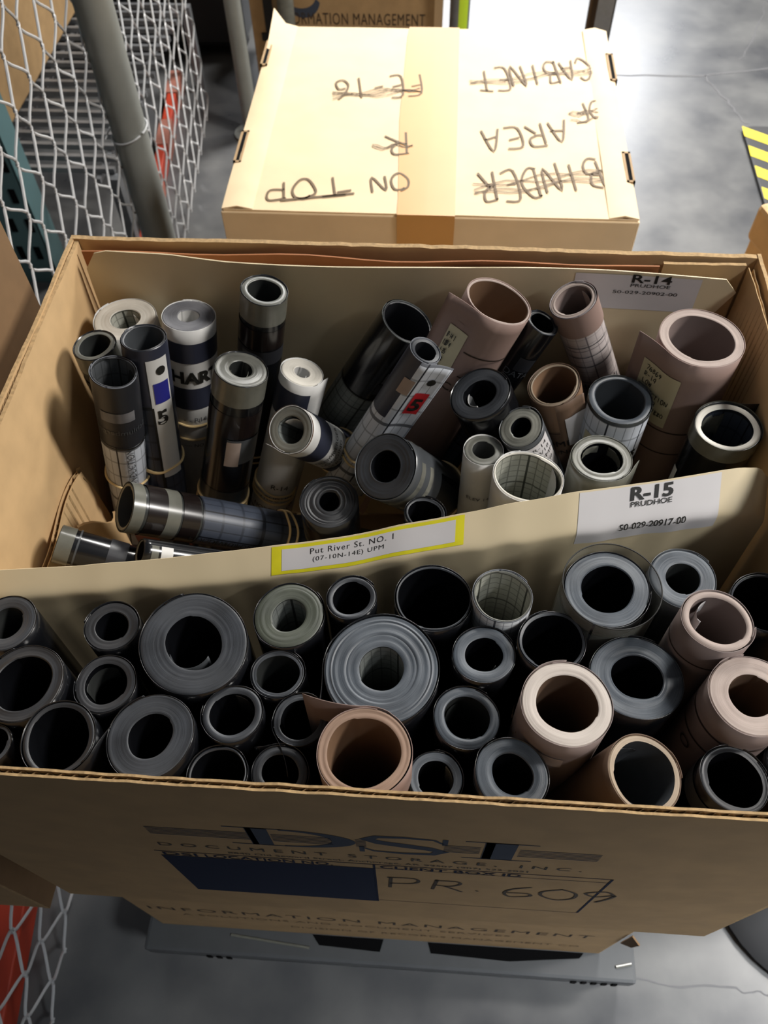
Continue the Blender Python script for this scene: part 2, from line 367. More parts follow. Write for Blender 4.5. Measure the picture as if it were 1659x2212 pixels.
HB = -.404
box = empty('document_box', (0, .24, HB), 'large open kraft cardboard box packed with rolls, blue printed logo on its front', 'box')
b = MB()
board(b, 'x', 0, .0015, (-.305, HB), (.305, 0), 0, 140, .00004, 1, 1.6)
board(b, 'x', .0037, .0052, (-.300, HB), (.300, -.0005), 0, 140, .0003, 2, 1.6)
flute(b, 'x', .0026, .0010, (-.302, HB), (.302, -.0016), mi=1)
b.build('front_panel', ['kraft', 'kraft_edge'], box, world=True)
b = MB()
board(b, 'y', -.305, -.3018, (.0, HB), (.4805, 0), 0, 40, .0008, 3)
board(b, 'y', -.3008, -.2976, (.006, HB), (.474, -.0015), 0, 40, .001, 4)
flute(b, 'y', -.3013, .0004, (.01, HB), (.47, -.002), .006, 1)
b.build('left_panel', ['kraft_in', 'kraft_edge'], box, world=True)
b = MB()
board(b, 'y', .3018, .305, (.0, HB), (.4805, 0), 0, 40, .0008, 5, 1.6)
board(b, 'y', .2945, .2953, (.006, HB), (.468, -.004), 0, 40, .0012, 6, 1.6)
board(b, 'y', .2985, .2993, (.006, HB), (.468, -.006), 0, 40, .0012, 7, 1.6)
flute(b, 'y', .2969, .0016, (.01, HB), (.465, -.007), mi=1)
b.build('right_panel', ['kraft_in', 'kraft_edge'], box, world=True)
b = MB()
board(b, 'x', .4755, .4805, (-.302, HB), (.302, 0), 0, 60, .0008, 8)
b.build('back_panel', ['kraft_in', 'kraft_edge'], box, world=True)
b = MB(); board(b, 'x', .468, .4712, (.222, -.30), (.2925, -.003), 0, 10, .0006, 9)
b.build('inner_flap', ['kraft_in', 'kraft_edge'], box, world=True)
b = MB(); b.box((-.304, .001, HB), (.304, .479, HB + .005)); b.build('bottom_panel', 'kraft', box, world=True)

# printing on the front panel (local plane: x to the right, z up, facing -y)
OX, UX, VX = (0, -.0002, 0), (1, 0, 0), (0, 0, 1)
def pl(x, z): return (x, -.00022, z)
def rectp(b, x0, z0, x1, z1, mi=0): b.add([pl(x0, z0), pl(x1, z0), pl(x1, z1), pl(x0, z1)], [(0, 1, 2, 3)], mi)
b = MB()
for k in range(6):
    z = -.1015 - k * .0036
    for x0, x1 in ((-.154, -.084), (-.0685, -.028), (-.012, -.005), (.047, .071), (.0965, .150)): rectp(b, x0, z - .0013, x1, z)
# D
def ring(b, cx, cz, ax, az, ix, iz, a0, a1, n=24, ox=0):
    o_ = [pl(cx + ax * math.cos(a0 + (a1 - a0) * i / n), cz + az * math.sin(a0 + (a1 - a0) * i / n)) for i in range(n + 1)]
    i_ = [pl(cx + ox + ix * math.cos(a0 + (a1 - a0) * i / n), cz + iz * math.sin(a0 + (a1 - a0) * i / n)) for i in range(n + 1)]
    b.grid([i_, o_])
rectp(b, -.0845, -.134, -.0695, -.087); rectp(b, -.099, -.0885, -.060, -.0868); rectp(b, -.099, -.1345, -.060, -.1328)
ring(b, -.062, -.1106, .050, .0238, .034, .0205, PI / 2, -PI / 2, 24, 0)
# S
def fat(b, pts, ws):
    L, R = [], []
    for i, p in enumerate(pts):
        a = Vector(pts[max(i - 1, 0)]); c = Vector(pts[min(i + 1, len(pts) - 1)]); d = (c - a).normalized()
        L.append(pl(p[0] - d.y * ws[i], p[1] + d.x * ws[i] * .8)); R.append(pl(p[0] + d.y * ws[i], p[1] - d.x * ws[i] * .8))
    b.grid([R, L])
sp = [(.046, -.0995), (.040, -.0905), (.020, -.0885), (.002, -.0905), (-.004, -.098), (.004, -.1055), (.020, -.1105), (.037, -.1155), (.046, -.122), (.040, -.1305), (.020, -.1335), (0, -.131), (-.007, -.1235)]
fat(b, sp, [.0012, .002, .003, .004, .0055, .006, .0065, .006, .0055, .004, .003, .002, .0012])
rectp(b, .0455, -.103, .049, -.087); rectp(b, -.010, -.135, -.0065, -.119)
# I
rectp(b, .073, -.134, .094, -.087); rectp(b, .060, -.0885, .1075, -.0868); rectp(b, .060, -.1345, .1075, -.1328)
b.build('printed_logo', 'greyblue', box, world=True)
b = MB(); rectp(b, .0735, -.1325, .0795, -.088); rectp(b, -.0840, -.133, -.080, -.088)
rectp(b, -.163, -.329, -.002, -.1895)
rectp(b, -.165, -.1765, .1725, -.1750); rectp(b, .1710, -.321, .1728, -.175); rectp(b, -.0022, -.329, -.0005, -.176)
rectp(b, -.002, -.1885, .1715, -.1876); rectp(b, 0, -.3225, .172, -.3216)
fit_text(b, 'LOCATION NO.', .096, .0095, pl(-.128, -.1880), UX, VX, offset=.012); fit_text(b, 'DSI', .026, .0095, pl(-.160, -.1878), UX, VX, offset=.012)
fit_text(b, 'CLIENT BOX ID', .104, .0085, pl(.003, -.1868), UX, VX, offset=.012)
b.build('printed_form', 'blueprint', box, world=True)
b = MB()
fit_text(b, 'DOCUMENT STORAGE, INC.', .302, .0105, pl(-.156, -.1575), UX, VX, offset=.004, space=1.6)
fit_text(b, '8840 Old Seward Street, Anchorage, AK 99507 (907) 522-2021', .218, .007, pl(-.108, -.1715), UX, VX)
b.build('printed_address', 'ink', box, world=True)
b = MB()
b.strokes([[(x, z) for x, z in l] for l in hand('PR', .062, .040, .25, .06, 4)], .0027, pl(.008, -.258), UX, VX)
b.strokes([[(.079, .0), (.081, .001)]], .003, pl(0, -.252), UX, VX)
b.strokes(hand('609', .092, .042, .08, .06, 5), .0027, pl(.098, -.266), UX, VX)
b.build('handwritten_number', 'ink_brown', box, world=True)

# lid of the big box standing on edge beside it
lid = empty('box_lid', (-.37, .21, -.453), 'plain brown cardboard box lid standing on edge along the left side of the open box', 'box lid')
b = MB(); board(b, 'y', -.345, -.340, (-.008, -.453), (.440, .157), 0, 20, .001, 11); b.build('top_panel', ['kraft_dark', 'kraft_edge'], lid, world=True)
b = MB()
board(b, 'x', -.008, -.003, (-.402, -.453), (-.345, .157), 0, 6, .0006, 12)
flute(b, 'x', -.0055, .0018, (-.402, -.4532), (-.345, -.4525), .006, 1)
b.build('side_flap', ['kraft', 'kraft_edge'], lid, world=True)
b = MB(); board(b, 'x', .435, .440, (-.402, -.453), (-.345, .157), 0, 6, .0006, 13); b.build('side_flap', ['kraft', 'kraft_edge'], lid, world=True)
b = MB(); b.box((-.402, -.003, -.453), (-.345, .435, -.448)); b.box((-.402, -.003, .152), (-.345, .435, .157)); b.build('end_flap', 'kraft', lid, world=True)

# lower box and pallet
low = empty('lower_box', (0, .24, -.74), 'kraft cardboard box under the open box, printed INFORMATION MANAGEMENT on its front', 'box')
b = MB(); b.box((-.300, .020, -.74), (.277, .46, HB - .0005)); b.build('body', 'kraft', low, world=True, bevel=.003)
b = MB(); OL = lambda x, z: (x, .0199, z)
fit_text(b, 'INFORMATION MANAGEMENT', .525, .020, OL(-.283, -.612), UX, VX, offset=.004, space=1.25)
b.build('printed_title', 'ink_brown', low, world=True)
b = MB()
fit_text(b, 'A SOLUTIONS AND DOCUMENT SERVICES', .40, .012, OL(-.25, -.645), UX, VX, offset=.004, space=1.1)
fit_text(b, 'DIVISION OF RECORDS MANAGEMENT CO', .36, .012, OL(-.12, -.690), UX, VX, offset=.004, space=1.1)
b.build('printed_small_lines', 'pencil', low, world=True)
b = MB(); b.slab([[(.2775, .0190, -.560), (.2775, .0195, -.62)], [(.288, .012, -.575), (.286, .014, -.606)]], .002); b.build('torn_flap', 'kraft_dark', low, world=True)

pal = empty('plastic_pallet', (0, .3, FL), 'grey plastic pallet with dark fork slots under the stacked boxes', 'pallet')
b = MB(); b.box((-.318, -.012, -.770), (.322, .60, -.7405)); b.build('deck', 'plastic', pal, world=True, bevel=.005)
for x0, x1 in ((-.318, -.105), (-.002, .052), (.268, .322)):
    for ya, yc in ((.0, .10), (.50, .60)):
        b = MB(); b.box((x0, ya, FL), (x1, yc, -.770)); b.build('foot', 'plastic', pal, world=True, bevel=.003)
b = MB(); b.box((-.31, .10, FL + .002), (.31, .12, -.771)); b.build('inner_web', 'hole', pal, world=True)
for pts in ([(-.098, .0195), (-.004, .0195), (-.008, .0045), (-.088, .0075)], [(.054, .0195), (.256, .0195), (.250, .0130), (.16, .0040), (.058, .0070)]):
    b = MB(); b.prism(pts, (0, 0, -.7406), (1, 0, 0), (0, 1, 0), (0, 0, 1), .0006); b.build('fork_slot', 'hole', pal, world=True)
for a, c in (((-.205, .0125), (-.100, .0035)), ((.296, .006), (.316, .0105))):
    b = MB(); b.tube([(a[0], a[1], -.7395), (c[0], c[1], -.7395)], .0018, 8); b.build('highlight_streak', 'clear_ring', pal, True, world=True)  # pale tubes laid on the deck to draw highlight streaks
for x0, n in ((.240, 5), (-.235, 3)):
    for k in range(n):
        b = MB(); b.box((x0 + k * .013, -.0138, -.764), (x0 + k * .013 + .006, -.0115, -.748)); b.build('rib', 'hole', pal, world=True)

# rear closed box with hand lettering on its lid
rb = empty('closed_box', (.01, 1.14, FL), 'closed kraft box with taped lid and scribbled upside down marker lettering behind the open box', 'box')
b = MB(); b.box((-.270, .871, FL), (.293, 1.384, -.262)); b.build('body', 'kraft_in', rb, world=True, bevel=.004)
b = MB()
R = []
for i in range(13):
    y = .865 + .524 * i / 12; R.append([(-.277 + .577 * j / 12, y, -.25 + .0008 * noise.noise((j * .5, i * .5, 3))) for j in range(13)])
b.slab([r for r in R], .004)
b.build('lid_top', 'kraft_pale', rb, True, world=True)
b = MB()
b.box((-.279, .863, -.318), (.302, .867, -.249)); b.box((-.279, 1.387, -.318), (.302, 1.391, -.249)); b.box((-.281, .863, -.318), (-.277, 1.391, -.249)); b.box((.300, .863, -.318), (.304, 1.391, -.249))
b.build('lid_rim', 'kraft_pale', rb, world=True, bevel=.0015)
for nm, xa, xb in (('left', -.279, -.236), ('right', .262, .302)):
    b = MB(); R = []
    for i in range(9):
        y = .866 + .522 * i / 8; cu = .020 * max(0, (i - 6.5) / 1.5) ** 2 * (nm == 'left'); R.append([(xa, y + cu, -.2475 + .0015 * math.sin(i) + cu), ((xa + xb) / 2, y, -.243 + .001 * math.sin(i * 1.7)), (xb, y, -.2475)])
    b.slab(R, .0025); b.build('folded_strip', 'kraft_pale', rb, True, world=True)
for x, y0, y1 in ((-.276, 1.25, 1.335), (-.275, .973, 1.056), (.300, 1.222, 1.307), (.299, .947, 1.022)):
    b = MB(); w = .006
    b.box((x - w, y0, -.252), (x + w, y0 + .004, -.2420)); b.box((x - w, y1 - .004, -.252), (x + w, y1, -.2420)); b.box((x - w, y0, -.252), (x - w + .0035, y1, -.2420)); b.box((x + w - .003, y0, -.252), (x + w, y1, -.2420))
    o = b.build('lock_slot', 'kraft', rb, world=True)
    b = MB(); b.box((x - w + .0035, y0 + .004, -.252), (x + w - .003, y1 - .004, -.2428)); 
    q = b.build('slot_opening', 'hole'); q.parent = o; q.location = Vector((0, 0, 0)) - rb.location
b = MB(); R = []
for y, z in ((1.3915, -.30), (1.3918, -.2450), (1.36, -.2450), (1.1, -.2450), (.90, -.2450), (.8618, -.2450), (.8622, -.316)): R.append([(-.038 + .006 * math.sin(y * 9), y, z), (.008, y, z + .0002), (.049, y, z)])
b.grid([r for r in R]); b.build('packing_tape', 'tape', rb, world=True)
b = MB(); ZL = -.2446; UL, VL = (-1, -.26, 0), (.12, -1, 0)
def lid_word(t, x, y, w, h, seed, U=UL):
    b.strokes(hand(t, w, h, .2, .07, seed), .0034, (x, y, ZL), U, VL)
def scrib(x, y, w, h, n, seed, U=UL):
    rn = random.Random(seed); L = []
    for k in range(n):
        z0 = h * rn.uniform(.25, .75); L.append([(w * t / 8, z0 + h * .12 * math.sin(t * 1.3 + k)) for t in range(9)])
    b.strokes(L, .0020, (x, y, ZL + .0003), U, VL)
lid_word('BINDER', .255, 1.005, .175, .066, 2); scrib(.262, 1.0, .19, .06, 4, 1)
lid_word('OF', .276, 1.165, .05, .05, 3); lid_word('AREA', .213, 1.105, .13, .056, 4); scrib(.28, 1.155, .06, .05, 3, 8)
lid_word('CABINET', .262, 1.295, .185, .062, 5); scrib(.265, 1.285, .2, .06, 3, 3)
U2 = (-1, -.16, 0)
lid_word('FE-16', -.014, 1.235, .14, .062, 6, U2); scrib(-.016, 1.225, .14, .06, 4, 5, U2)
lid_word('R', -.026, 1.062, .036, .055, 7, U2); scrib(-.020, 1.055, .06, .05, 2, 9, U2)
lid_word('ON', -.022, .958, .056, .038, 8, U2); lid_word('TOP', -.112, .945, .118, .042, 9, U2)
b.strokes([[(0, 0), (.02, .003)], [(-.004, .008), (.10, .012)]], .004, (-.10, .915, ZL), U2, VL)
b.build('marker_lettering', 'pencil', rb, world=True)

# ------------------------------------------------------------------ dividers and inserts in the open box
fd = empty('back_folder', (0, .455, HB + .006), 'cream manila folder standing along the back wall of the box, labelled R-14', 'folder')
b = MB(); R = []
top = [(-.290, -.018), (-.284, -.003), (-.270, .003), (-.21, .0045), (-.16, .000), (-.06, -.0035), (.05, -.006), (.18, -.0055), (.284, -.007), (.2865, -.012)]
def top_z(x):
    for (a, za), (c, zc) in zip(top, top[1:]):
        if a <= x <= c: return za + (zc - za) * (x - a) / (c - a)
    return -.02
N = 48
for k in range(9):
    t = k / 8; row = []
    for j in range(N + 1):
        x = -.290 + .5765 * j / N; z1 = top_z(x); z = z1 + (-.392 - z1) * t ** 1.5
        xx = x - (.045 * min(t ** 1.5 * 4, 1) * max(0, (x - .2) / .0865) if x > .2 else 0)
        row.append((xx, .455 + .004 * math.sin(x * 9 + 1) * t + .006 * (1 - t) ** 3 * math.sin(x * 12), z))
    R.append(row)
b.slab(R, .0012); b.build('card', 'manila', fd, True, world=True)
b = MB(); O = lambda x, z: (x, .4478, z)
def yb(x, z):
    z1 = top_z(x); t = ((z1 - z) / (z1 + .392)) ** (1 / 1.5) if z < z1 else 0
    return .455 + .004 * math.sin(x * 9 + 1) * t + .006 * (1 - t) ** 3 * math.sin(x * 12)
b.grid([[(x, yb(x, z) - .0007, z) for x in [.147 + .012 * i for i in range(10)]] for z in (-.045, -.03, -.02, -.0085)])
lb = b.build('label', 'white', fd, world=True)
b = MB()
for t_, w_, h_, x_, z_, o_ in (('R-14', .034, .0085, .196, -.0155, .02), ('PRUDHOE', .034, .0034, .196, -.0200, 0), ('50-029-20902-00', .056, .0034, .182, -.0275, 0)):
    vs, fs = text_mesh(t_, 1, o_); a0 = min(v[0] for v in vs); a1 = max(v[0] for v in vs); c0 = min(v[1] for v in vs); c1 = max(v[1] for v in vs)
    V_ = [(x_ + (x - a0) / (a1 - a0) * w_, z_ + (y - c0) / (c1 - c0) * h_) for x, y in vs]
    b.add([(x, yb(x, z) - .0012, z) for x, z in V_], fs)
q = b.build('lettering', 'ink'); q.parent = lb; q.location = -fd.location
b = MB(); R = [[(-.292 + .51 * j / 20, .4655 + .0015 * math.sin(j * .6 + k), -.39 + (.386 + .0015 * math.sin(j)) * k / 4) for j in range(21)] for k in range(5)]
b.slab(R, .0015); o = b.build('pressboard_sheet', 'redboard', None, True); tag(o, 'red-brown pressboard sheet behind the cream back folder', 'folder')

dv = empty('divider_folder', (0, .2, HB + .006), 'cream manila divider slanting across the box, labelled R-15 with yellow edged sticker', 'folder')
def dline(x): return .156 + (x + .272) * .20475
DT = [(-.30, -.0385), (-.2785, -.0400), (-.2165, -.0479), (-.1613, -.0517), (-.0892, -.0529), (-.0363, -.0525), (.0085, -.0457), (.053, -.0408), (.0938, -.0352), (.1381, -.0309), (.19, -.0300), (.2590, -.0256), (.2743, -.0286), (.2872, -.044)]
def dtop(x):
    for (a, za), (c, zc) in zip(DT, DT[1:]):
        if x <= c: break
    t = min(1, max(0, (x - a) / (c - a))); t = t * t * (3 - 2 * t) * .5 + t * .5
    return za + (zc - za) * t + .0009 * noise.noise((x * 40, 0, 0))
def dpt(x, s):
    """point of the divider: s metres below its top edge"""
    m = 1.0 + .15 * (x + .3) / .6  # top strip bent back; the fold stands in for a cast shadow edge
    sp = .013 + .010 * (x + .3) / .6 + .003 * noise.noise((x * 12, 2.2, 0)) + .0015 * noise.noise((x * 45, 5.2, 0))
    wave = .0011 * noise.noise((x * 16, s * 22, 4)) + .0004 * noise.noise((x * 40, s * 30, 9))
    k = .0016; q = -k * math.log(math.exp(-min(s, .2) / k) + math.exp(-sp / k)) if s < .2 else sp
    q0 = -k * math.log(1 + math.exp(-sp / k))
    y = dline(x) - m * (q - q0) + wave * min(1, s / .02)
    return Vector((x, y, dtop(x) - s))
b = MB(); xs = [-.296 + .583 * j / 120 for j in range(121)]
ss = [0, .003, .006, .008] + [.009 + .0012 * i for i in range(18)] + [.033, .037, .044, .06, .09, .14, .22, .32]
b.slab([[dpt(x, s) for x in xs] for s in ss], .0011); b.build('card', 'manila', dv, True, world=True)
def on_div(vs, x0, s0, kx=1, lift=.0016, rot=0.0):
    """flat (u right, v up) -> surface of the divider"""
    out = []
    for u, v in vs:
        x = x0 + u * kx; p = dpt(x, s0 - v); nx = dpt(x + .002, s0 - v) - p; ns = dpt(x, s0 - v + .002) - p
        nrm = ns.cross(nx).normalized()
        if nrm.y > 0: nrm = -nrm
        out.append(tuple(p + nrm * lift))
    return out
def div_patch(name, mat_, x0, s0, w, h, lift, parent=dv, off=None, nx=20, ny=8):
    b = MB(); b.grid([[on_div([(w * i / nx, h * k / ny)], x0, s0, 1, lift)[0] for i in range(nx + 1)] for k in range(ny + 1)])
    o = b.build(name, mat_, parent if off is None else None, True, world=True)
    if off is not None: o.parent = parent; o.location = off
    return o
def div_text(name, lines, mat_, parent, lift=.0024):
    b = MB()
    for txt, x0, s0, w, h, off, sp in lines:
        vs, fs = text_mesh(txt, 1, off, sp)
        a0 = min(v[0] for v in vs); a1 = max(v[0] for v in vs); c0 = min(v[1] for v in vs); c1 = max(v[1] for v in vs)
        b.add(on_div([((x - a0) / (a1 - a0) * w, (y - c0) / (c1 - c0) * h) for x, y in vs], x0, s0, 1, lift), fs)
    o = b.build(name, mat_); o.parent = parent; o.location = -dv.location
    return o
lb = div_patch('label', 'white', .139, .036, .106, .0352, .0003, ny=40, nx=30)
div_text('lettering', [('R-15', .1775, .0084, .032, .0070, .03, 1), ('PRUDHOE', .178, .0116, .031, .0027, .008, 1), ('50-029-20917-00', .171, .0255, .050, .0055, .008, 1)], 'ink', lb, .0009)
lb = div_patch('label', 'yellow', -.0885, .0162, .143, .0155, .0003, ny=24, nx=30); lb['label'] = 'yellow edged sticker'
div_patch('label_paper', 'white', -.081, .0140, .129, .0115, .0005, lb, -dv.location, ny=24, nx=30)
div_text('lettering', [('Put River St. NO. 1', -.060, .0066, .062, .0030, -.003, 1.15), ('(07-10N-14E) UPM', -.058, .0112, .053, .0030, -.003, 1.15)], 'ink', lb, .0007)

ci = empty('cardboard_insert', (-.29, .25, HB + .006), 'torn piece of corrugated cardboard standing against the left wall inside the box', 'cardboard')
b = MB(); R = []
for k in range(8):
    z = -.39 + .268 * k / 7; R.append([(-.2945 + .002 * math.sin(j * .5), .190 + .128 * j / 14 * (1 - .0 * k) - (.012 * (k / 7) ** 6 if j == 14 else 0), z - (.012 * (j / 14) ** 12 if k == 7 else 0)) for j in range(15)])
b.slab([r for r in R], .0008); b.slab([[(x + .0042, y, z) for x, y, z in r] for r in R], .0008)
b.build('liner', 'kraft_in', ci, True, world=True)
b = MB(); flute(b, 'y', -.2920, .0016, (.191, -.39), (.312, -.1235), .0085); b.build('fluting', 'kraft_edge', ci, world=True)
b = MB(); R = []
for k in range(6):
    z = -.30 + .155 * k / 5; R.append([(-.2865 + .020 * math.sin(j / 8 * 2.2), .262 + .034 * j / 8, z - .03 * j / 8 + .004 * math.sin(j)) for j in range(9)])
b.slab(R, .0025); b.build('curled_tongue', 'kraft_in', ci, True, world=True)
b = MB(); b.slab([[(-.268 + .05 * j / 4, .310 + .012 * j / 4, -.39 + .24 * k / 4 - .05 * abs(j - 2) / 4 * (k == 4)) for j in range(5)] for k in range(5)], .0015)
tag(b.build('salmon_card', 'salmon'), 'small salmon pink card low in the left end of the box beside the cardboard insert', 'card')

# ------------------------------------------------------------------ fence, posts, racks and cartons around
def fx(y): return -.45 - .09 * y
fn = empty('chain_link_fence', (fx(1.0), 1.0, FL), 'galvanised chain link fence panel along the left side', 'fence')
b = MB(); HW, HH = .042, .048; al = math.hypot(1, .09)
z0, nz = -.90 + .07, 30
U = Vector((-.09, 1, 0)).normalized(); Nn = Vector((1, .09, 0)).normalized()
ny = int(2.36 / HW)
for k in range(ny):
    pts = []
    u0 = -.2 + k * HW
    for j in range(nz * 6 + 1):
        v = j / 6; ph = v + k      # neighbours mirror each other so that their bends hook
        tri = 2 * abs((ph / 2) % 1 - .5) * 2 - 1            # -1..1
        sm = math.sin(tri * PI / 2) * .7 + tri * .3
        off = HW * .5 * 1.10 * sm
        dep = .0032 * math.sin(ph * PI + PI / 2) * (1 if k % 2 else -1) * (1 if True else 0)
        bow = -.0025 * math.cos(ph * PI)
        base = Vector((fx(0), 0, 0)) + U * (u0 + off) + Nn * (bow * .0 + dep)
        pts.append((base.x, base.y, z0 + v * HH))
    b.tube(pts, .0021, 6, cap=False)
b.build('wire_mesh', 'wire', fn, True, world=True)
PX, PY = -.529, 1.23
b = MB(); b.tube([(PX, PY, FL), (PX, PY, -.3), (PX, PY, .7)], .031, 28); b.build('post', 'post', fn, True, world=True)
b = MB(); P = []
for k in range(25):
    a = -.5 + (2 * PI - .2) * k / 24 ; P.append((PX + .0335 * math.cos(a), PY + .0335 * math.sin(a), -.352 + .010 * math.sin(a + 1)))
b.tube(P, .0016, 6); b.tube([P[0], (PX - .02, PY + .04, -.352), (PX - .036, PY + .01, -.35), (PX - .034, PY - .035, -.349)], .0016, 6); b.build('tie_wire', 'wire', fn, True, world=True)

def post(name, label, cat, x, y, r, z1, mt, base=None, group=None):
    o = empty(name, (x, y, FL), label, cat)
    b = MB(); b.tube([(x, y, FL + .004), (x, y, (FL + z1) / 2), (x, y, z1)], r, 24); b.build('tube', mt, o, True, world=True)
    if base:
        b = MB(); b.tube([(x, y, FL), (x, y, FL + .006)], base, 28); b.build('foot_plate', mt, o, True, world=True)
    return o
post('steel_post', 'grey round steel post standing behind the chain link fence end', 'post', -.508, 2.05, .021, .9, 'post', .05)
post('white_post', 'slim off-white post rising behind the left corner of the closed box', 'post', -.395, 2.16, .022, .6, 'clear_ring', .04)
o = post('grey_post', 'blue-grey post with a lime green sticker beside the far box', 'post', .060, 2.16, .026, .6, 'steel', .045)
b = MB(); b.grid([[(.060 + .0268 * math.sin(a), 2.16 - .0268 * math.cos(a), z) for a in [-.1 + .2 * i for i in range(6)]] for z in (-.60, -.55, -.50)]); s_ = b.build('sticker', 'green', o, world=True); s_['label'] = 'lime green sticker'
o = post('metal_post', 'shiny worn brown metal post behind the right corner of the closed box', 'post', .418, 2.16, .030, .6, 'shiny', .05)
b = MB(); b.box((.405, 2.125, FL + .01), (.448, 2.129, .6)); b.box((.446, 2.125, FL + .01), (.450, 2.165, .6)); b.build('angle_guard', 'steel', o, world=True)

fb = empty('far_box', (-.24, 2.35, FL), 'kraft archive box on the floor behind the closed box, printed MANAGEMENT', 'box')
b = MB(); b.box((-.500, 2.2, FL), (.016, 2.55, -.42)); b.build('body', 'kraft', fb, world=True, bevel=.004)
b = MB(); b.box((-.006, 2.1985, FL), (.0165, 2.2015, -.42)); b.build('corner_strip', 'kraft_pale', fb, world=True)
b = MB(); fit_text(b, 'INFORMATION MANAGEMENT', .40, .030, (-.430, 2.1993, -.622), UX, VX, offset=.02, space=1.1); fit_text(b, 'DOCUMENT SERVICES', .26, .022, (-.30, 2.1993, -.552), UX, VX, offset=.01)
b.build('lettering', 'ink_brown', fb, world=True)
b = MB(); I_, O_ = [], []
for k in range(17):
    a = PI * .95 + PI * 1.0 * k / 16; O_.append((-.355 + .046 * math.cos(a), 2.1993, -.560 + .046 * math.sin(a))); I_.append((-.360 + .040 * math.cos(a), 2.1993, -.552 + .030 * math.sin(a)))
b.grid([O_, I_]); b.build('printed_swoosh', 'greyblue', fb, world=True)
b = MB(); b.box((-.462, 2.196, -.66), (-.438, 2.1995, -.42)); b.box((-.475, 2.194, -.665), (-.44, 2.1995, -.645)); b.build('strap', 'black', fb, world=True)

rc = empty('side_carton', (.66, .93, FL), 'tan cardboard carton turned corner-on at the right edge, beyond the open box', 'carton')
b = MB(); E1, E2, K0 = Vector((.30, -.954, 0)) * .24, Vector((.954, .30, 0)) * .36, Vector((.5065, .99, 0))
def slant(b, k, e1, e2, z0, z1):
    q = [k, k + e1, k + e1 + e2, k + e2]
    b.add([(p.x, p.y, z0) for p in q] + [(p.x, p.y, z1) for p in q], [(0, 3, 2, 1), (4, 5, 6, 7), (0, 1, 5, 4), (1, 2, 6, 5), (2, 3, 7, 6), (3, 0, 4, 7)])
slant(b, K0 + Vector((.008, .001, 0)), E1 * .97, E2 * .97, FL, -.31); b.build('body', 'kraft_in', rc, world=True, bevel=.006)
b = MB(); slant(b, K0, E1, E2, -.362, -.300); b.build('lid', 'kraft_in', rc, world=True, bevel=.008)

hz = empty('hazard_plate', (1.1, 1.95, FL), 'black and yellow hazard striped floor plate at the right edge', 'floor plate')
x0, x1, y0, y1, h = .858, 1.35, 1.72, 2.125, .012
poly = [(x0 + .02, y0), (x1, y0), (x1, y1), (x0 + .03, y1), (x0 + .012, y1 - .01), (x0 + .008, y1 - .03)]
poly = [(x0, y0), (x1, y0), (x1, y1), (x0 + .035, y1), (x0 + .015, y1 - .006), (x0 + .006, y1 - .022)]
b = MB(); b.prism(poly, (0, 0, FL), (1, 0, 0), (0, 1, 0), (0, 0, 1), h); b.build('plate', 'haz_k', hz, world=True, bevel=.003)
for k in range(5):
    ya = y1 - .004 - k * .094
    b = MB(); b.prism([(x0 + .006, ya), (x1 - .004, ya - .34), (x1 - .004, ya - .385), (x0 + .004, ya - .048)], (0, 0, FL + h), (1, 0, 0), (0, 1, 0), (0, 0, 1), .0008)
    b.build('stripe', 'haz_y', hz, world=True)

st = empty('stanchion', (.62, .13, FL), 'black round rubber base with grey post at right beside the pallet', 'stanchion')
b = MB(); prof = [(.150, 0), (.152, .012), (.135, .024), (.09, .034), (.04, .042), (.030, .044)]
b.grid([[(.62 + r * math.cos(a * 2 * PI / 40), .145 + r * math.sin(a * 2 * PI / 40), FL + z) for a in range(40)] for r, z in prof], 0, None, True); b.build('base', 'black', st, True, world=True)
b = MB(); b.tube([(.62, .145, FL + .03), (.62, .145, -.45), (.62, .145, -.2)], .024, 24); b.build('tube', 'plastic', st, True, world=True)

sc = empty('shade_block', (-.85, 2.8, FL), 'black block added for the shade past the end of the chain link fence', 'case')  # made-up block with lid, feet and plate; its black stands for under-rack shade
b = MB(); b.box((-1.30, 2.46, FL + .03), (-.585, 3.3, -.02)); b.build('body', 'case', sc, world=True, bevel=.02)
b = MB(); b.box((-1.31, 2.45, -.018), (-.578, 3.31, .05)); b.build('lid', 'case', sc, world=True, bevel=.015)
for x in (-1.27, -.65):
    b = MB(); b.box((x, 2.5, FL), (x + .05, 2.58, FL + .03)); b.build('foot', 'black', sc, world=True)
b = MB(); b.box((-.68, 2.448, -.30), (-.63, 2.46, -.22)); b.build('shade_block_plate', 'steel', sc, world=True, bevel=.003)

up = empty('rack_upright', (-.92, 1.43, FL), 'teal perforated steel rack upright behind the chain link fence', 'rack upright')
b = MB(); b.box((-.965, 1.40, FL), (-.873, 1.404, 1.0)); b.box((-.877, 1.40, FL), (-.873, 1.47, 1.0)); b.box((-.965, 1.40, FL), (-.961, 1.47, 1.0)); b.build('channel', 'teal', up, world=True, bevel=.001)
for k in range(20):
    z = -.78 + k * .075
    for x in (-.945, -.905):
        b = MB(); b.box((x + .008 * (k % 2), 1.3985, z), (x + .014 + .008 * (k % 2), 1.4002, z + .034)); b.build('slot', 'hole', up, world=True)
ob = empty('orange_beam', (-.64, 1.1, FL), 'orange steel rack beam lying along the floor behind the fence', 'beam')
b = MB(); A, B_ = Vector((-.485, -.2, 0)), Vector((-.765, 2.42, 0)); U = (B_ - A).normalized(); W_ = Vector((-U.y, U.x, 0))
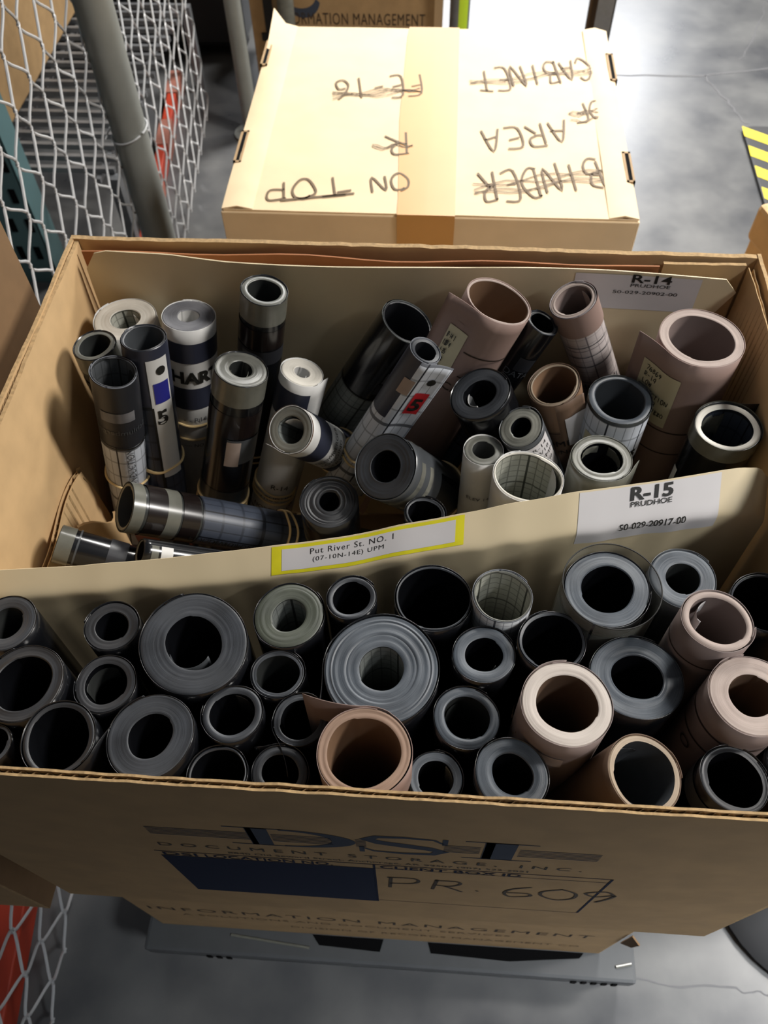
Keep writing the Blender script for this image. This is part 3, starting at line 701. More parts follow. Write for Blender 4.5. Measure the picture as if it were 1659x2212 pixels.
def obx(b, a, c, w0, w1, za, zb):
    q = [A + U * a + W_ * w0, A + U * c + W_ * w0, A + U * c + W_ * w1, A + U * a + W_ * w1]
    b.add([(p.x, p.y, za) for p in q] + [(p.x, p.y, zb) for p in q], [(0, 3, 2, 1), (4, 5, 6, 7), (0, 1, 5, 4), (1, 2, 6, 5), (2, 3, 7, 6), (3, 0, 4, 7)])
obx(b, 0, .75, .004, .060, FL, -.80); obx(b, 1.72, 2.50, .004, .030, FL, -.80); b.build('rail', 'orange', ob, world=True, bevel=.003)
b = MB()
for k in range(3): obx(b, 1.86 + k * .26, 1.98 + k * .26, .0, .034, FL, -.797)
b.build('pink_wrap', 'salmon', ob, world=True); 
ws = empty('wire_shelf', (-1.2, 1.9, -.6), 'grey wire shelf decking behind the chain link fence', 'shelf')
b = MB()
for k in range(18): b.box((-1.7, 1.50 + k * .045, -.62), (-.70, 1.512 + k * .045, -.608))
b.build('cross_wires', 'steel', ws, world=True)
b = MB()
for k in range(5): b.box((-1.7 + k * .24, 1.48, -.632), (-1.69 + k * .24, 2.30, -.62))
b.build('support_bars', 'steel', ws, world=True)
for x, y in ((-.70, 1.49), (-.70, 2.29), (-1.7, 1.49), (-1.7, 2.29)):
    b = MB(); b.box((x - .012, y - .012, FL), (x + .012, y + .012, -.62)); b.build('leg', 'steel', ws, world=True)
cb = empty('shelf_carton', (-1.3, 2.0, -.607), 'brown cardboard carton with orange marks on the wire shelf behind the fence', 'carton')
b = MB(); b.box((-1.62, 1.62, -.607), (-.985, 2.30, -.15)); b.build('body', 'kraft', cb, world=True, bevel=.005)
b = MB()
for (xx, zz, r) in ((-1.20, -.30, .055), (-1.24, -.52, .05)): b.prism([(r * math.cos(a), r * math.sin(a)) for a in [2 * PI * i / 20 for i in range(20)]], (xx, 1.6195, zz), (1, 0, 0), (0, 0, 1), (0, -1, 0), .0008)
b.build('orange_sticker', 'orange', cb, world=True)

ROLLS = {
 'F1': ((-0.2655,0.1186,-0.0500),(0.0000,0.0000,-1.0000),0.3481,0.0215,0.55),
 'F2': ((-0.2381,0.0735,-0.0461),(0.0000,0.0000,-1.0000),0.3520,0.0277,0.7),
 'F3': ((-0.1950,0.1247,-0.0600),(0.0000,0.0000,-1.0000),0.3381,0.0199,0.6),
 'F4': ((-0.1858,0.0791,-0.0538),(0.0000,0.0000,-1.0000),0.3443,0.0213,0.69),
 'F5': ((-0.1301,0.1100,-0.0481),(0.0000,0.0000,-1.0000),0.3500,0.0383,0.53),
 'F6': ((-0.2009,0.0362,-0.0404),(0.0000,0.0000,-1.0000),0.3577,0.0243,0.83),
 'F7': ((-0.1436,0.0416,-0.0428),(0.0000,0.0000,-1.0000),0.3553,0.0282,0.52),
 'F8': ((-0.0957,0.0623,-0.0507),(0.0000,0.0000,-1.0000),0.3474,0.0203,0.73),
 'F9': ((-0.0995,0.0238,-0.0552),(0.0000,0.0000,-1.0000),0.3429,0.0191,0.88),
 'F10': ((-0.2485,0.0324,-0.0500),(0.0000,0.0000,-1.0000),0.3481,0.0141,0.8),
 'F11': ((-0.0684,0.1376,-0.0535),(0.0000,0.0000,-1.0000),0.3446,0.0255,0.5),
 'F12': ((-0.0247,0.1519,-0.0500),(0.0000,0.0000,-1.0000),0.3481,0.0182,0.74),
 'F13': ((0.0332,0.1550,-0.0497),(0.0000,0.0000,-1.0000),0.3484,0.0272,0.92),
 'F14': ((-0.0707,0.0939,-0.0558),(0.0000,0.0000,-1.0000),0.3423,0.0183,0.8),
 'F15': ((0.0001,0.0973,-0.0450),(0.0000,0.0000,-1.0000),0.3531,0.0393,0.4),
 'F16': ((-0.0517,0.0629,-0.0564),(0.0000,0.0000,-1.0000),0.3417,0.0183,0.75),
 'F17': ((-0.0603,0.0278,-0.0570),(0.0000,0.0000,-1.0000),0.3411,0.0183,0.65),
 'F18': ((-0.0057,0.0318,-0.0193),(0.0000,0.0000,-1.0000),0.3788,0.0284,0.78),
 'F19': ((0.0816,0.1551,-0.0422),(0.0000,0.0000,-1.0000),0.3559,0.0214,0.9),
 'F20': ((0.0691,0.1131,-0.0497),(0.0000,0.0000,-1.0000),0.3484,0.0217,0.6),
 'F21': ((0.1146,0.1229,-0.0438),(0.0000,0.0000,-1.0000),0.3543,0.0232,0.88),
 'F22': ((0.1549,0.1624,-0.0341),(0.0000,0.0000,-1.0000),0.3640,0.0332,0.58),
 'F23': ((0.0578,0.0699,-0.0547),(0.0000,0.0000,-1.0000),0.3434,0.0221,0.68),
 'F24': ((0.1171,0.0692,-0.0190),(0.0000,0.0000,-1.0000),0.3791,0.0284,0.67),
 'F25': ((0.1687,0.0996,-0.0432),(0.0000,0.0000,-1.0000),0.3549,0.0303,0.54),
 'F26': ((0.2107,0.1794,-0.0476),(0.0000,0.0000,-1.0000),0.3505,0.0245,0.52),
 'F27': ((0.2154,0.1278,-0.0114),(0.0000,0.0000,-1.0000),0.3867,0.0226,0.77),
 'F28': ((0.2315,0.0809,-0.0188),(0.0000,0.0000,-1.0000),0.3793,0.0270,0.53),
 'F30': ((0.2200,0.0352,-0.0408),(0.0000,0.0000,-1.0000),0.3573,0.0211,0.8),
 'F31': ((0.2621,0.0553,-0.0624),(0.0000,0.0000,-1.0000),0.3357,0.0132,0.7),
 'F32': ((0.2670,0.1641,-0.0500),(0.0000,0.0000,-1.0000),0.3481,0.0244,0.92),
 'F33': ((0.0847,0.0299,-0.0393),(0.0000,0.0000,-1.0000),0.3588,0.0232,0.55),
 'F34': ((0.0387,0.0302,-0.0590),(0.0000,0.0000,-1.0000),0.3391,0.0179,0.67),
 'F29': ((0.1629,0.0317,-0.0300),(-0.3164,-0.0159,-0.9485),0.2000,0.0250,0.82),
 'R1': ((-0.2527,0.4200,-0.0428),(0.0000,0.0000,-1.0000),0.3553,0.0280,0.47),
 'R2': ((-0.2626,0.3700,-0.0272),(0.0000,0.0000,-1.0000),0.3709,0.0179,0.75),
 'R3': ((-0.2328,0.3300,-0.0163),(-0.1798,-0.0083,-0.9837),0.3000,0.0185,0.9),
 'R4': ((-0.2149,0.3650,-0.0117),(-0.0883,-0.1496,-0.9848),0.3000,0.0186,0.88),
 'R5': ((-0.1914,0.4150,-0.0318),(-0.1353,-0.1063,-0.9851),0.3000,0.0230,0.4),
 'R6': ((-0.1207,0.4200,-0.0047),(-0.1843,-0.0299,-0.9824),0.3000,0.0199,0.72),
 'R7': ((-0.1364,0.3600,-0.0390),(-0.2425,-0.1540,-0.9578),0.3000,0.0233,0.45),
 'R8': ((-0.0898,0.3850,-0.0664),(-0.2656,-0.1536,-0.9518),0.3000,0.0195,0.38),
 'R9': ((-0.0947,0.3300,-0.0806),(0.3120,0.4497,-0.8369),0.1700,0.0214,0.6),
 'R10': ((0.0025,0.4100,-0.0258),(-0.4424,0.0552,-0.8951),0.2500,0.0236,0.9),
 'R11': ((0.0197,0.3600,-0.0104),(-0.4161,-0.0215,-0.9091),0.2000,0.0141,0.72),
 'R12': ((0.0782,0.4100,-0.0000),(-0.3292,-0.0487,-0.9430),0.2700,0.0289,0.9),
 'R13': ((0.1177,0.4100,-0.0218),(-0.3874,-0.0758,-0.9188),0.2600,0.0148,0.8),
 'R14': ((0.1412,0.4200,-0.0047),(0.3764,0.1296,-0.9174),0.3000,0.0195,0.78),
 'R15': ((0.2456,0.3900,-0.0144),(0.0000,0.0000,-1.0000),0.3836,0.0346,0.77),
 'R16': ((0.1305,0.3700,-0.0549),(0.2780,0.0808,-0.9572),0.3000,0.0227,0.85),
 'R17': ((0.1865,0.3600,-0.0589),(0.0000,0.0000,-1.0000),0.3392,0.0276,0.8),
 'R18': ((0.0663,0.3510,-0.0487),(0.3184,0.1741,-0.9318),0.3000,0.0253,0.55),
 'R19': ((0.0717,0.3100,-0.0731),(0.0000,0.0000,-1.0000),0.3250,0.0168,0.58),
 'R20': ((0.1013,0.3250,-0.0598),(0.3248,0.2340,-0.9164),0.3000,0.0186,0.5),
 'R21': ((0.1070,0.2800,-0.0681),(0.0000,0.0000,-1.0000),0.3300,0.0277,0.9),
 'R22': ((0.1671,0.3000,-0.0654),(0.0000,0.0000,-1.0000),0.3327,0.0246,0.68),
 'R23': ((0.2646,0.3200,-0.0435),(0.0000,0.0000,-1.0000),0.3546,0.0264,0.77),
 'R24': ((-0.2285,0.2550,-0.1007),(0.7739,0.2381,-0.5868),0.2600,0.0216,0.85),
 'R25': ((-0.2983,0.2350,-0.1360),(0.9462,-0.0848,-0.3123),0.1500,0.0167,0.86),
 'R26': ((-0.2075,0.2150,-0.1063),(0.8118,0.2105,-0.5447),0.1200,0.0113,0.85),
 'R27': ((-0.0581,0.2800,-0.1152),(0.0000,0.0000,-1.0000),0.2829,0.0269,0.36),
 'R28': ((-0.0099,0.2900,-0.0755),(0.3919,0.3903,-0.8331),0.2200,0.0284,0.49),
 'R29': ((0.0248,0.2550,-0.0906),(0.0000,0.0000,-1.0000),0.3075,0.0172,0.8),
}
# ------------------------------------------------------------------ rolls
CAM = Vector((.0236, -.1267, .4686))
def local_mesh_text(b, txt, size, R, s, ang, L, mi=0, offset=0, rot=0, space=1.0, lift=.0011, mirror=False, h=None, pos=None):
    """letters wrapped around the roll; ang = middle, s = distance of the baseline below the top"""
    vs, fs = text_mesh(txt, size, offset, space, 0, 'CENTER')
    cr, sr = math.cos(rot), math.sin(rot); out = []
    for x, y in vs:
        if mirror: x = -x
        x, y = x * cr - y * sr, x * sr + y * cr
        a = ang + x / R; out.append(pos(a, L - s + y, lift))
    b.add(out, [f[::-1] for f in fs] if mirror else fs, mi)

def roll(key, label, cat, group, side, end, inner, extras=(), name='film_roll', ell=.03, step=.0007, tail=None, leaf=None, relief=.00012):
    P0, d, L, R, rin = ROLLS[key]
    rn = random.Random(key)
    P0, Z = Vector(P0), -Vector(d).normalized()
    base = P0 - Z * L
    away = Vector((P0.x - CAM.x, P0.y - CAM.y, 0)).normalized()
    if abs(Z.z) < .5: away = Vector((0, .35, -1)).normalized()
    Y = (away - Z * away.dot(Z)).normalized(); X = Y.cross(Z)
    root = empty(name, base, label, cat, group)
    root.rotation_mode = 'QUATERNION'
    root.rotation_quaternion = Matrix((X, Y, Z)).transposed().to_quaternion()
    n = 72; ph = rn.uniform(0, 2 * PI); e = ell * rn.uniform(.3, 1)
    def shape(a, k=1): return 1 + k * (e * math.cos(2 * (a - ph)) + .006 * math.sin(3 * a + ph * 2) + .004 * math.sin(5 * a + ph))
    def pt(r, a, z): return (r * math.sin(a), -r * math.cos(a), z)
    A = [2 * PI * i / n for i in range(n)]
    ri = R * rin; seam = rn.uniform(0, 2 * PI); Rw = R - .0009
    # wound layers: ringed end, bore, bottom ring
    b = MB(); nr = max(4, min(22, int((Rw - ri) / .0007)))
    rows = []
    for k in range(nr + 1):
        t = k / nr; r = Rw + (ri - Rw) * t
        zj = rn.uniform(-1, 1) * relief + (-.0005 if k in (0, nr) else 0) + .00025 * math.sin(t * 6 + ph)
        rows.append([pt(r * shape(a, 1 + .8 * t) - (step * (((a - seam) / (2 * PI)) % 1) * (1 if t > .8 else 0)), a, L + zj) for a in A])
    b.grid(rows, 0, None, True)
    def bore(a, z): return pt(ri * shape(a, 1.8) - step * (((a - seam) / (2 * PI)) % 1), a, z)
    zs = [L - .0005, L - .004, L - .02, L - .08, .004]
    uvs = [[(ri * 2 * PI * i / n, L - z) for i in range(n + 1)] for z in zs]
    pr = [[bore(a, z) for a in A + [2 * PI - 1e-4]] for z in zs]
    b.grid(pr, 1, uvs)
    b.grid([[pt(ri * .98, a, .003) for a in A], [pt(Rw, a, .001) for a in A]], 0, None, True)
    b.build('wound_layers', [end, inner], root, True)
    # outer sheet: one and a bit turns of the same sheet with its free edge
    b = MB(); t0 = math.radians(tail[0]) if tail else rn.uniform(1.9, 4.2)
    m = 84; turns = 2 * PI * 1.06; sgn = tail[1] if tail else rn.choice((1, -1))
    cols = []
    for i in range(m + 1):
        u = i / m; a = t0 + sgn * turns * (1 - u)
        r = R * shape(a) - .0009 + .0009 * min(1, u * 1.6) + (.0004 if u > .9 else 0)
        cols.append((r * math.sin(a), -r * math.cos(a), R * turns * u))
    if tail:
        tx, ty = math.cos(t0) * -sgn, math.sin(t0) * -sgn
        nx, ny = math.sin(t0), -math.cos(t0); x0, y0, u0 = cols[-1]
        for k in range(1, 7):
            q = tail[2] * k / 6; lift = .15 * q * q / R + (tail[4] if len(tail) > 4 else 0) * q
            cols.append((x0 + tx * q + nx * lift, y0 + ty * q + ny * lift, u0 + q))
    def spt(a, z, lift):
        w = (a + PI) % (2 * PI) - PI
        if tail and -.02 < -(w - t0) * sgn < 1.4:
            q = abs(w - t0) * R; bx, by = (R * shape(t0) + lift) * math.sin(t0), -(R * shape(t0) + lift) * math.cos(t0)
            li = .15 * q * q / R + (tail[4] if len(tail) > 4 else 0) * q
            return (bx - sgn * math.cos(t0) * q + math.sin(t0) * li, by - sgn * math.sin(t0) * q - math.cos(t0) * li, z)
        return pt(R * shape(a) + lift, a, z)
    L2 = L + .0005; drop = tail[3] if tail and len(tail) > 3 else 0
    zz = [0, .05, .12, .3, .6, .9, 1]
    rows, uv = [], []
    ncol = len(cols)
    for t in zz:
        row, ur = [], []
        for j, (x, y, u) in enumerate(cols):
            dz = drop * max(0, (j - m) / 6) if j > m else 0
            z = L2 - dz - t * (L2 - .001 - dz)
            row.append((x, y, z)); ur.append((u, L2 - z))
        rows.append(row); uv.append(ur)
    if sgn > 0: rows = [r for r in rows]
    b.grid(rows, 0, uv)
    o = b.build('outer_sheet', side, root, True)
    md = o.modifiers.new('thickness', 'SOLIDIFY'); md.thickness = .00035; md.offset = -1 if sgn > 0 else 1
    if leaf:
        a0, a1, dep, mt = leaf[:4]; k0 = leaf[4] if len(leaf) > 4 else .86; a0, a1 = math.radians(a0), math.radians(a1); b = MB(); rows, uv = [], []
        for i in range(9):
            t = i / 8; row, ur = [], []
            for j in range(17):
                s = j / 16; a = a0 + (a1 - a0) * s; r = ri * (.95 - (.95 - k0) * s)
                z = L - .002 - dep * t - (.010 * (1 - s) if i == 0 else 0)
                row.append(pt(r, a, z)); ur.append((ri * abs(a - a0), L - z))
            rows.append(row); uv.append(ur)
        b.grid(rows, 0, uv); o = b.build('inner_leaf', mt, root, True); md = o.modifiers.new('thickness', 'SOLIDIFY'); md.thickness = .0003
    for ex in extras:
        k = ex[0]
        if k == 'band' or k == 'label':          # s0, s1, material, [a0, a1, lift, part label]
            s0, s1, mt = ex[1:4]; a0, a1 = (math.radians(ex[4]), math.radians(ex[5])) if len(ex) > 5 and ex[4] is not None else (0, 2 * PI)
            lift = ex[6] if len(ex) > 6 else .0005; full = a1 - a0 > 6.2; nn = 72 if full else 20
            rows, uv = [], []
            for z in (L - s0, L - (s0 + s1) / 2, L - s1):
                rows.append([(pt(R * shape(a) + lift, a, z) if full else spt(a, z, lift)) for a in [a0 + (a1 - a0) * i / nn for i in range(nn + 1)]]); uv.append([(R * (a1 - a0) * i / nn, L - z) for i in range(nn + 1)])
            b = MB(); b.grid(rows[::-1], 0, uv[::-1]); o = b.build('printed_band' if k == 'band' else 'label', mt, root, True)
            if len(ex) > 7: o['label'] = ex[7]
        elif k == 'wrap':        # a loose outer turn of clear film standing a little off the roll, its edge printed black
            _, rw, ox, oy, s0, s1 = ex; AA = A + [2 * PI - .05]
            b = MB(); b.grid([[(ox + rw * math.sin(a), oy - rw * math.cos(a), L - s) for a in AA] for s in (s0, (s0 + s1) / 2, s1)]); o = b.build('loose_turn', 'clear', root, True)
            q = MB(); q.tube([(ox + rw * math.sin(a), oy - rw * math.cos(a), L - s0) for a in AA], .0005, 6); q.build('printed_edge', 'ink', root, True)
        elif k == 'rb':
            for s in ex[1:]:
                tl = rn.uniform(-.18, .18); az = rn.uniform(0, 6)
                P = [pt(R * shape(a) + .0014, a, L - s + R * tl * math.sin(a + az) + .0006 * math.sin(5 * a)) for a in A]
                b = MB(); b.tube(P, .00115, 6, closed=True); b.build('rubber_band', 'rubber', root, True)
        elif k == 'text':
            _, txt, size, s, ang, mt = ex[:6]; kw = ex[6] if len(ex) > 6 else {}
            b = MB(); local_mesh_text(b, txt, size, R, s, math.radians(ang), L, pos=spt, **kw); b.build('lettering', mt, root)
        elif k == 'dot':
            _, s, ang, r, mt = ex; b = MB(); c = math.radians(ang)
            ring_ = [spt(c + r * math.cos(q) / R, L - s + r * math.sin(q), .0014) for q in [2 * PI * i / 20 for i in range(20)]]
            b.add(ring_, [tuple(range(20))]); b.build('punch_mark', mt, root)
        elif k == 'hand':
            _, lines, w, h, s, ang, mt, sd = ex[:8]; b = MB(); gap = h * 1.6; lift = ex[8] if len(ex) > 8 else .0016
            for li, tx in enumerate(lines):
                for st in hand(tx, w * min(1, len(tx) / 9), h, .25, .09, sd + li):
                    Lr, Rr = [], []
                    for i, p in enumerate(st):
                        a_ = Vector(st[max(i - 1, 0)]); c_ = Vector(st[min(i + 1, len(st) - 1)]); dd = (c_ - a_); dd = dd.normalized() if dd.length > 1e-9 else Vector((1, 0))
                        for sgn_, ls in ((1, Lr), (-1, Rr)):
                            x = p[0] - sgn_ * dd.y * .00032 - w / 2; y = p[1] + sgn_ * dd.x * .00032 - li * gap
                            aa = math.radians(ang) + x / R; ls.append(spt(aa, L - s + y, lift))
                    b.grid([Rr, Lr])
            b.build('handwriting', mt, root)
    return root

FC, PC = 'film roll', 'paper roll'
GF, GB = 'rolls packed in the front compartment', 'rolls standing in the rear compartment'
f = lambda key, label, end='e_film', side='film', inner='film', **k: roll(key, label, FC, GF, side, end, inner, **k)
p = lambda key, label, side, end, inner, **k: roll(key, label, PC, GF, side, end, inner, name='paper_roll', **k)
ROLLS['F29'] = ((.1629, .0317, -.0300), (-.26, -.0159, -.965), .16, .0246, .84)
ROLLS['R25'] = ((-.277, .218, -.104), (.90, -.02, -.43), .14, .0160, .86)
ROLLS['F22'] = ((.1530, .1608, -.0352), (0, 0, -1), .362, .0300, .62)
for k_, L_ in dict(R14=.15, R16=.2, R18=.17, R20=.19, R28=.16, R13=.2, R10=.2, R12=.24, R9=.13).items():
    a_ = ROLLS[k_]; ROLLS[k_] = (a_[0], a_[1], L_) + a_[3:]
# front compartment
f('F1', 'thick grey film roll half cut by the left frame edge, just under the divider', 'e_film', inner='clear_dark')
f('F2', 'wide thin-walled grey film roll at the far left, second back from the front rim', 'e_dark', ell=.05)
f('F3', 'small dark grey film roll under the divider, left of the biggest left-hand roll', 'e_dark')
f('F4', 'dark film roll with a bright glint in its mouth, below the small dark grey roll', 'e_dark', leaf=(120, 250, .02, 'clear_dark', .9))
f('F5', 'very thick dark grey film roll with oval hole and loose inner leaf', 'e_film', leaf=(-110, 20, .12, 'film_grey', .7), ell=.05)
f('F6', 'wide thin-walled black film roll beside the front rim at the far left', 'e_dark', ell=.05, tail=(20, -1, .020, .002))
f('F7', 'thick-walled grey film roll with small round hole near the front rim, left side', 'e_film')
f('F8', 'ring-like grey film roll touching lower right of the biggest left-hand roll', 'e_film', leaf=(40, 150, .03, 'clear_dark', .92))
f('F9', 'thin-walled black film roll with a loose tail pointing left at the front rim', 'e_film', tail=(-75, -1, .011, .0, .0))
f('F10', 'small black film roll cut by the left frame edge near the front rim', 'e_film')
f('F11', 'greenish grey film roll right below the yellow edged sticker', 'e_green', inner='grid_grey', ell=.04)
f('F12', 'small black film roll with double rim below the yellow edged sticker', 'e_film')
f('F13', 'wide very thin-walled black film roll below right end of the yellow edged sticker', 'e_film', tail=(75, -1, .012), ell=.05, inner='film')
f('F14', 'small thin-walled grey film roll directly below the greenish roll', 'e_film', inner='clear_dark')
f('F15', 'biggest film roll of all, with fine ridged rings and small pale bore, at centre', 'e_blue', inner='grid_grey', tail=(-88, -1, .022, .0, .05), relief=.0005)
f('F16', 'small dark film roll with loose tail at lower left, left of the biggest centre roll', 'e_film', tail=(-70, -1, .026, .0, .1))
f('F17', 'small thick-walled dark film roll at the front rim beside the big tan-pink tube', 'e_film', tail=(168, -1, .014, .002))
p('F18', 'big tan-pink paper tube with wide dark bore at the front rim, centre', 'pink', 'e_clay', 'tan', tail=(178, -1, .036, .002, .15), ell=.02)
p('F19', 'thin white chart paper roll with grid lines showing inside, under the divider', 'grid', 'e_clear', 'grid_in', ell=.05)
f('F20', 'grey film roll with a small curl inside its hole, right of the biggest centre roll', 'e_blue', leaf=(-30, 60, .03, 'clear_dark', .8))
f('F21', 'thin-walled black film roll behind the cream-ended pink roll', 'e_film', ell=.04)
f('F22', 'large blue-grey film roll with loose clear outer sheet edged in black, under the R-15 label', 'e_blue', extras=[('wrap', .0338, .0022, .0016, -.004, .09), ('band', .010, .0125, 'ink'), ('band', .013, .06, 'film_grey', None, None, .0008)])
f('F23', 'grey film roll with pale inner edge left of the cream-ended pink roll', 'e_blue', inner='clear_dark', leaf=(-160, 20, .05, 'clear_dark', .9))
p('F24', 'pink paper roll with bright cream end face standing highest, front right of centre', 'mauve', 'e_cream', 'brown', ell=.015, extras=[('hand', ['SSHE L', '76 12'], .03, .004, .03, -50, 'pencil', 3), ('label', .022, .036, 'e_rose', -10, 25)])
f('F25', 'thick blue-grey film roll between the two stacks of pink rolls at right', 'e_blue')
f('F26', 'light blue-grey film roll under right end of the divider', 'e_blue', inner='clear_dark', side='film_grey')
p('F27', 'pink paper roll with grey rim and white inner flap, right side below divider', 'mauve', 'e_pink', 'mauve', extras=[('band', .026, .0275, 'ink_brown')], leaf=(-130, -50, .016, 'white', .6))
p('F28', 'thick pink paper roll with small bore cut by the right frame edge', 'mauve', 'e_pink', 'brown', extras=[('band', .024, .0255, 'ink_brown'), ('band', .046, .0475, 'ink_brown'), ('text', 'O', .014, .064, -25, 'ink_brown')])
p('F29', 'brown paper tube tilted to the right at the front rim, grey liner inside', 'brown', 'e_tan', 'film_grey', leaf=(-150, 60, .08, 'film_grey', .95), ell=.05)
f('F30', 'black film tube with grey band at the front right corner', 'e_dark', side='film', extras=[('band', .012, .03, 'film_grey')])
f('F31', 'small grey film roll cut by the right frame edge near the front rim', 'e_film')
f('F32', 'wide black film tube cut by the right frame edge under the divider end', 'e_film', tail=(-170, 1, .016))
f('F33', 'thick grey film roll at the front rim below the cream-ended pink roll', 'e_blue')
f('F34', 'small grey film roll at the front rim right of the big tan-pink tube', 'e_blue', leaf=(60, 150, .03, 'clear_ring', .93))

# rear compartment
rf = lambda key, label, side='film', end='e_film', inner='film', **k: roll(key, label, FC, GB, side, end, inner, **k)
rp = lambda key, label, side, end, inner, **k: roll(key, label, PC, GB, side, end, inner, name='paper_roll', **k)
rp('R1', 'white paper roll with lined bore in the back left corner of the box', 'paper', 'e_white', 'grid_in', leaf=(40, 120, .02, 'paper', .75))
rf('R2', 'film roll with frosted clear top ring against the left wall', 'film', 'e_frost', 'clear_dark', extras=[('band', 0, .018, 'clear_ring'), ('band', .030, .036, 'film_brown')])
rf('R3', 'charcoal topped log roll with white ruled paper below, front of the left group', 'log_lines', 'e_dark', 'clear_dark', ell=.05, extras=[
    ('band', 0, .078, 'charcoal'), ('band', .0775, .0795, 'ink', None, None, .0012), ('label', .031, .043, 'e_navy', -62, 28, .001), ('text', 'Schlumberger', .0085, .059, -12, 'film_grey', dict(mirror=True, lift=.001)),
    ('text', 'DUAL INDUCTION', .009, .118, 12, 'film_grey', dict(rot=PI / 2)), ('rb', .135)])
rf('R4', 'log roll with black dot, blue square and number 5 on white strip, left group', 'log_dark', 'e_dark', 'film_grey', ell=.04, extras=[
    ('band', 0, .058, 'film_navy'), ('label', .010, .145, 'paper', -12, 48, .0009), ('dot', .022, 24, .0044, 'ink'), ('label', .034, .056, 'blue', -2, 42, .0013, 'blue square'), ('text', '5', .021, .079, 12, 'ink', dict(offset=.0008, lift=.0012)),
    ('band', .060, .30, 'ink', -14, -8, .001), ('rb', .135, .138)])
rp('R5', 'white rimmed paper roll with navy bands and HART lettering, left group', 'paper', 'e_navy', 'paper', extras=[
    ('band', .014, .036, 'film_navy'), ('text', 'CHART', .0185, .059, -14, 'ink', dict(offset=.0008)), ('band', .066, .092, 'film_navy'), ('text', '- - R14 -', .008, .108, 0, 'film_grey'), ('rb', .114, .134), ('text', '---- NO. ----', .006, .142, 0, 'film_grey')], leaf=(-150, 40, .06, 'paper', .7))
rf('R6', 'tall black film roll with frosted grey cap standing by the back folder', 'film', 'e_frost', 'clear_dark', extras=[('band', 0, .024, 'clear_ring'), ('band', .030, .052, 'film_brown'), ('band', .054, .070, 'charcoal'), ('label', .056, .066, 'film_grey', -60, -30, .001), ('rb', .205, .21)])
rf('R7', 'black film roll with clear rim and three rubber bands, rear left of centre', 'film', 'e_frost', 'clear_dark', leaf=(-140, 80, .04, 'clear', .6), extras=[
    ('band', 0, .024, 'clear_ring'), ('band', .034, .060, 'film_brown'), ('label', .062, .092, 'film_grey', -22, 62, .0008), ('label', .064, .094, 'e_pink', -22, 8, .0012), ('band', .130, .16, 'clear_dark', None, None, .0007), ('rb', .150, .160, .167)])
rp('R8', 'white paper roll with navy band and printed lines behind the tilted navy roll', 'paper', 'e_white', 'paper', extras=[
    ('band', .010, .042, 'film_navy'), ('label', .044, .075, 'blueprint', 10, 50, .001), ('text', 'WELL LOG', .007, .058, -25, 'ink'), ('text', 'R-14', .009, .135, 0, 'ink'), ('rb', .142, .150, .155), ('text', 'PRUDHOE', .008, .152, 5, 'ink'), ('text', 'NORTH SLOPE', .0075, .168, 5, 'ink'),
    ('band', .173, .1745, 'ink'), ('text', '1444\' MSL', .0085, .190, 5, 'ink'), ('text', '. . US', .008, .212, 5, 'ink')], leaf=(-150, 60, .05, 'paper', .6), tail=(60, -1, .012, .004))
rp('R9', 'tilted roll with brown edged mouth and navy band, facing camera, centre left', 'paper', 'e_clear', 'grid_grey', leaf=(-40, 200, .05, 'paper', .8), extras=[
    ('band', -.0003, .0012, 'brown'), ('band', .016, .040, 'film_navy'), ('text', 'SCHLUMBERGER', .0072, .052, 28, 'ink'), ('text', 'LOGGING', .0072, .061, 28, 'ink'), ('text', 'SERVICE', .0072, .070, 28, 'ink'), ('band', .074, .10, 'film_navy'), ('rb', .1)], tail=(-60, 1, .012, .0, .1))
rf('R10', 'wide black film tube with grey chart paper below, leaning by the back folder', 'grid_grey', 'e_dark', 'charcoal', extras=[('band', 0, .088, 'film'), ('band', .087, .0885, 'ink', None, None, .001), ('label', .044, .060, 'film_grey', 10, 42, .001), ('label', .062, .078, 'charcoal', 6, 40, .001)], ell=.05)
rf('R11', 'navy topped log roll with red sticker leaning at rear centre', 'log_lines', 'e_film', 'charcoal', extras=[
    ('band', 0, .074, 'film_navy', -180, 26), ('label', .022, .040, 'e_rose', -32, 8, .001), ('dot', .022, 66, .004, 'ink'), ('label', .036, .064, 'red', 34, 90, .0013, 'red sticker'), ('text', '5', .022, .059, 62, 'ink', dict(offset=.0008, lift=.0018)), ('rb', .142, .148)], tail=(28, -1, .020, .002))
rp('R12', 'big pink paper tube with yellow note and triangular stamp leaning at rear centre', 'pink', 'e_pink', 'tan', ell=.05, tail=(-32, 1, .030, .0, .0), extras=[
    ('band', .018, .3, 'pink', -58, -44, .0007), ('label', .024, .080, 'cream', -66, -30, .0013, 'pale yellow handwritten note'), ('hand', ['R-14 1', 'LOD 4', '1-85', '2.88', 'S 12'], .012, .0055, .036, -50, 'ink', 4, .003),
    ('band', .040, .0414, 'ink_brown', -24, 60, .0008), ('text', 'CAMCO', .0125, .086, 14, 'ink_brown'), ('band', .066, .0674, 'ink_brown', -14, 40, .001), ('rb', .235, .245)])
rf('R13', 'black film roll leaning behind the dark ringed roll, right of the big pink tube', 'log_dark', 'e_dark', 'film', extras=[('band', 0, .075, 'film'), ('label', .03, .045, 'charcoal', -10, 50, .001), ('text', 'DATA', .009, .052, 10, 'film_grey'), ('band', .15, .152, 'ink'), ('rb', .2)])
rp('R14', 'mauve paper log roll with pale ruled side standing by the back folder, right of centre', 'log_pale', 'e_pink', 'mauve', extras=[('band', 0, .028, 'pink'), ('text', 'RECORD', .012, .098, 6, 'film_grey', dict(rot=PI)), ('band', .042, .0428, 'film_grey'), ('band', .056, .0568, 'film_grey'), ('band', .07, .0708, 'film_grey')], leaf=(20, 150, .03, 'e_pink', .8))
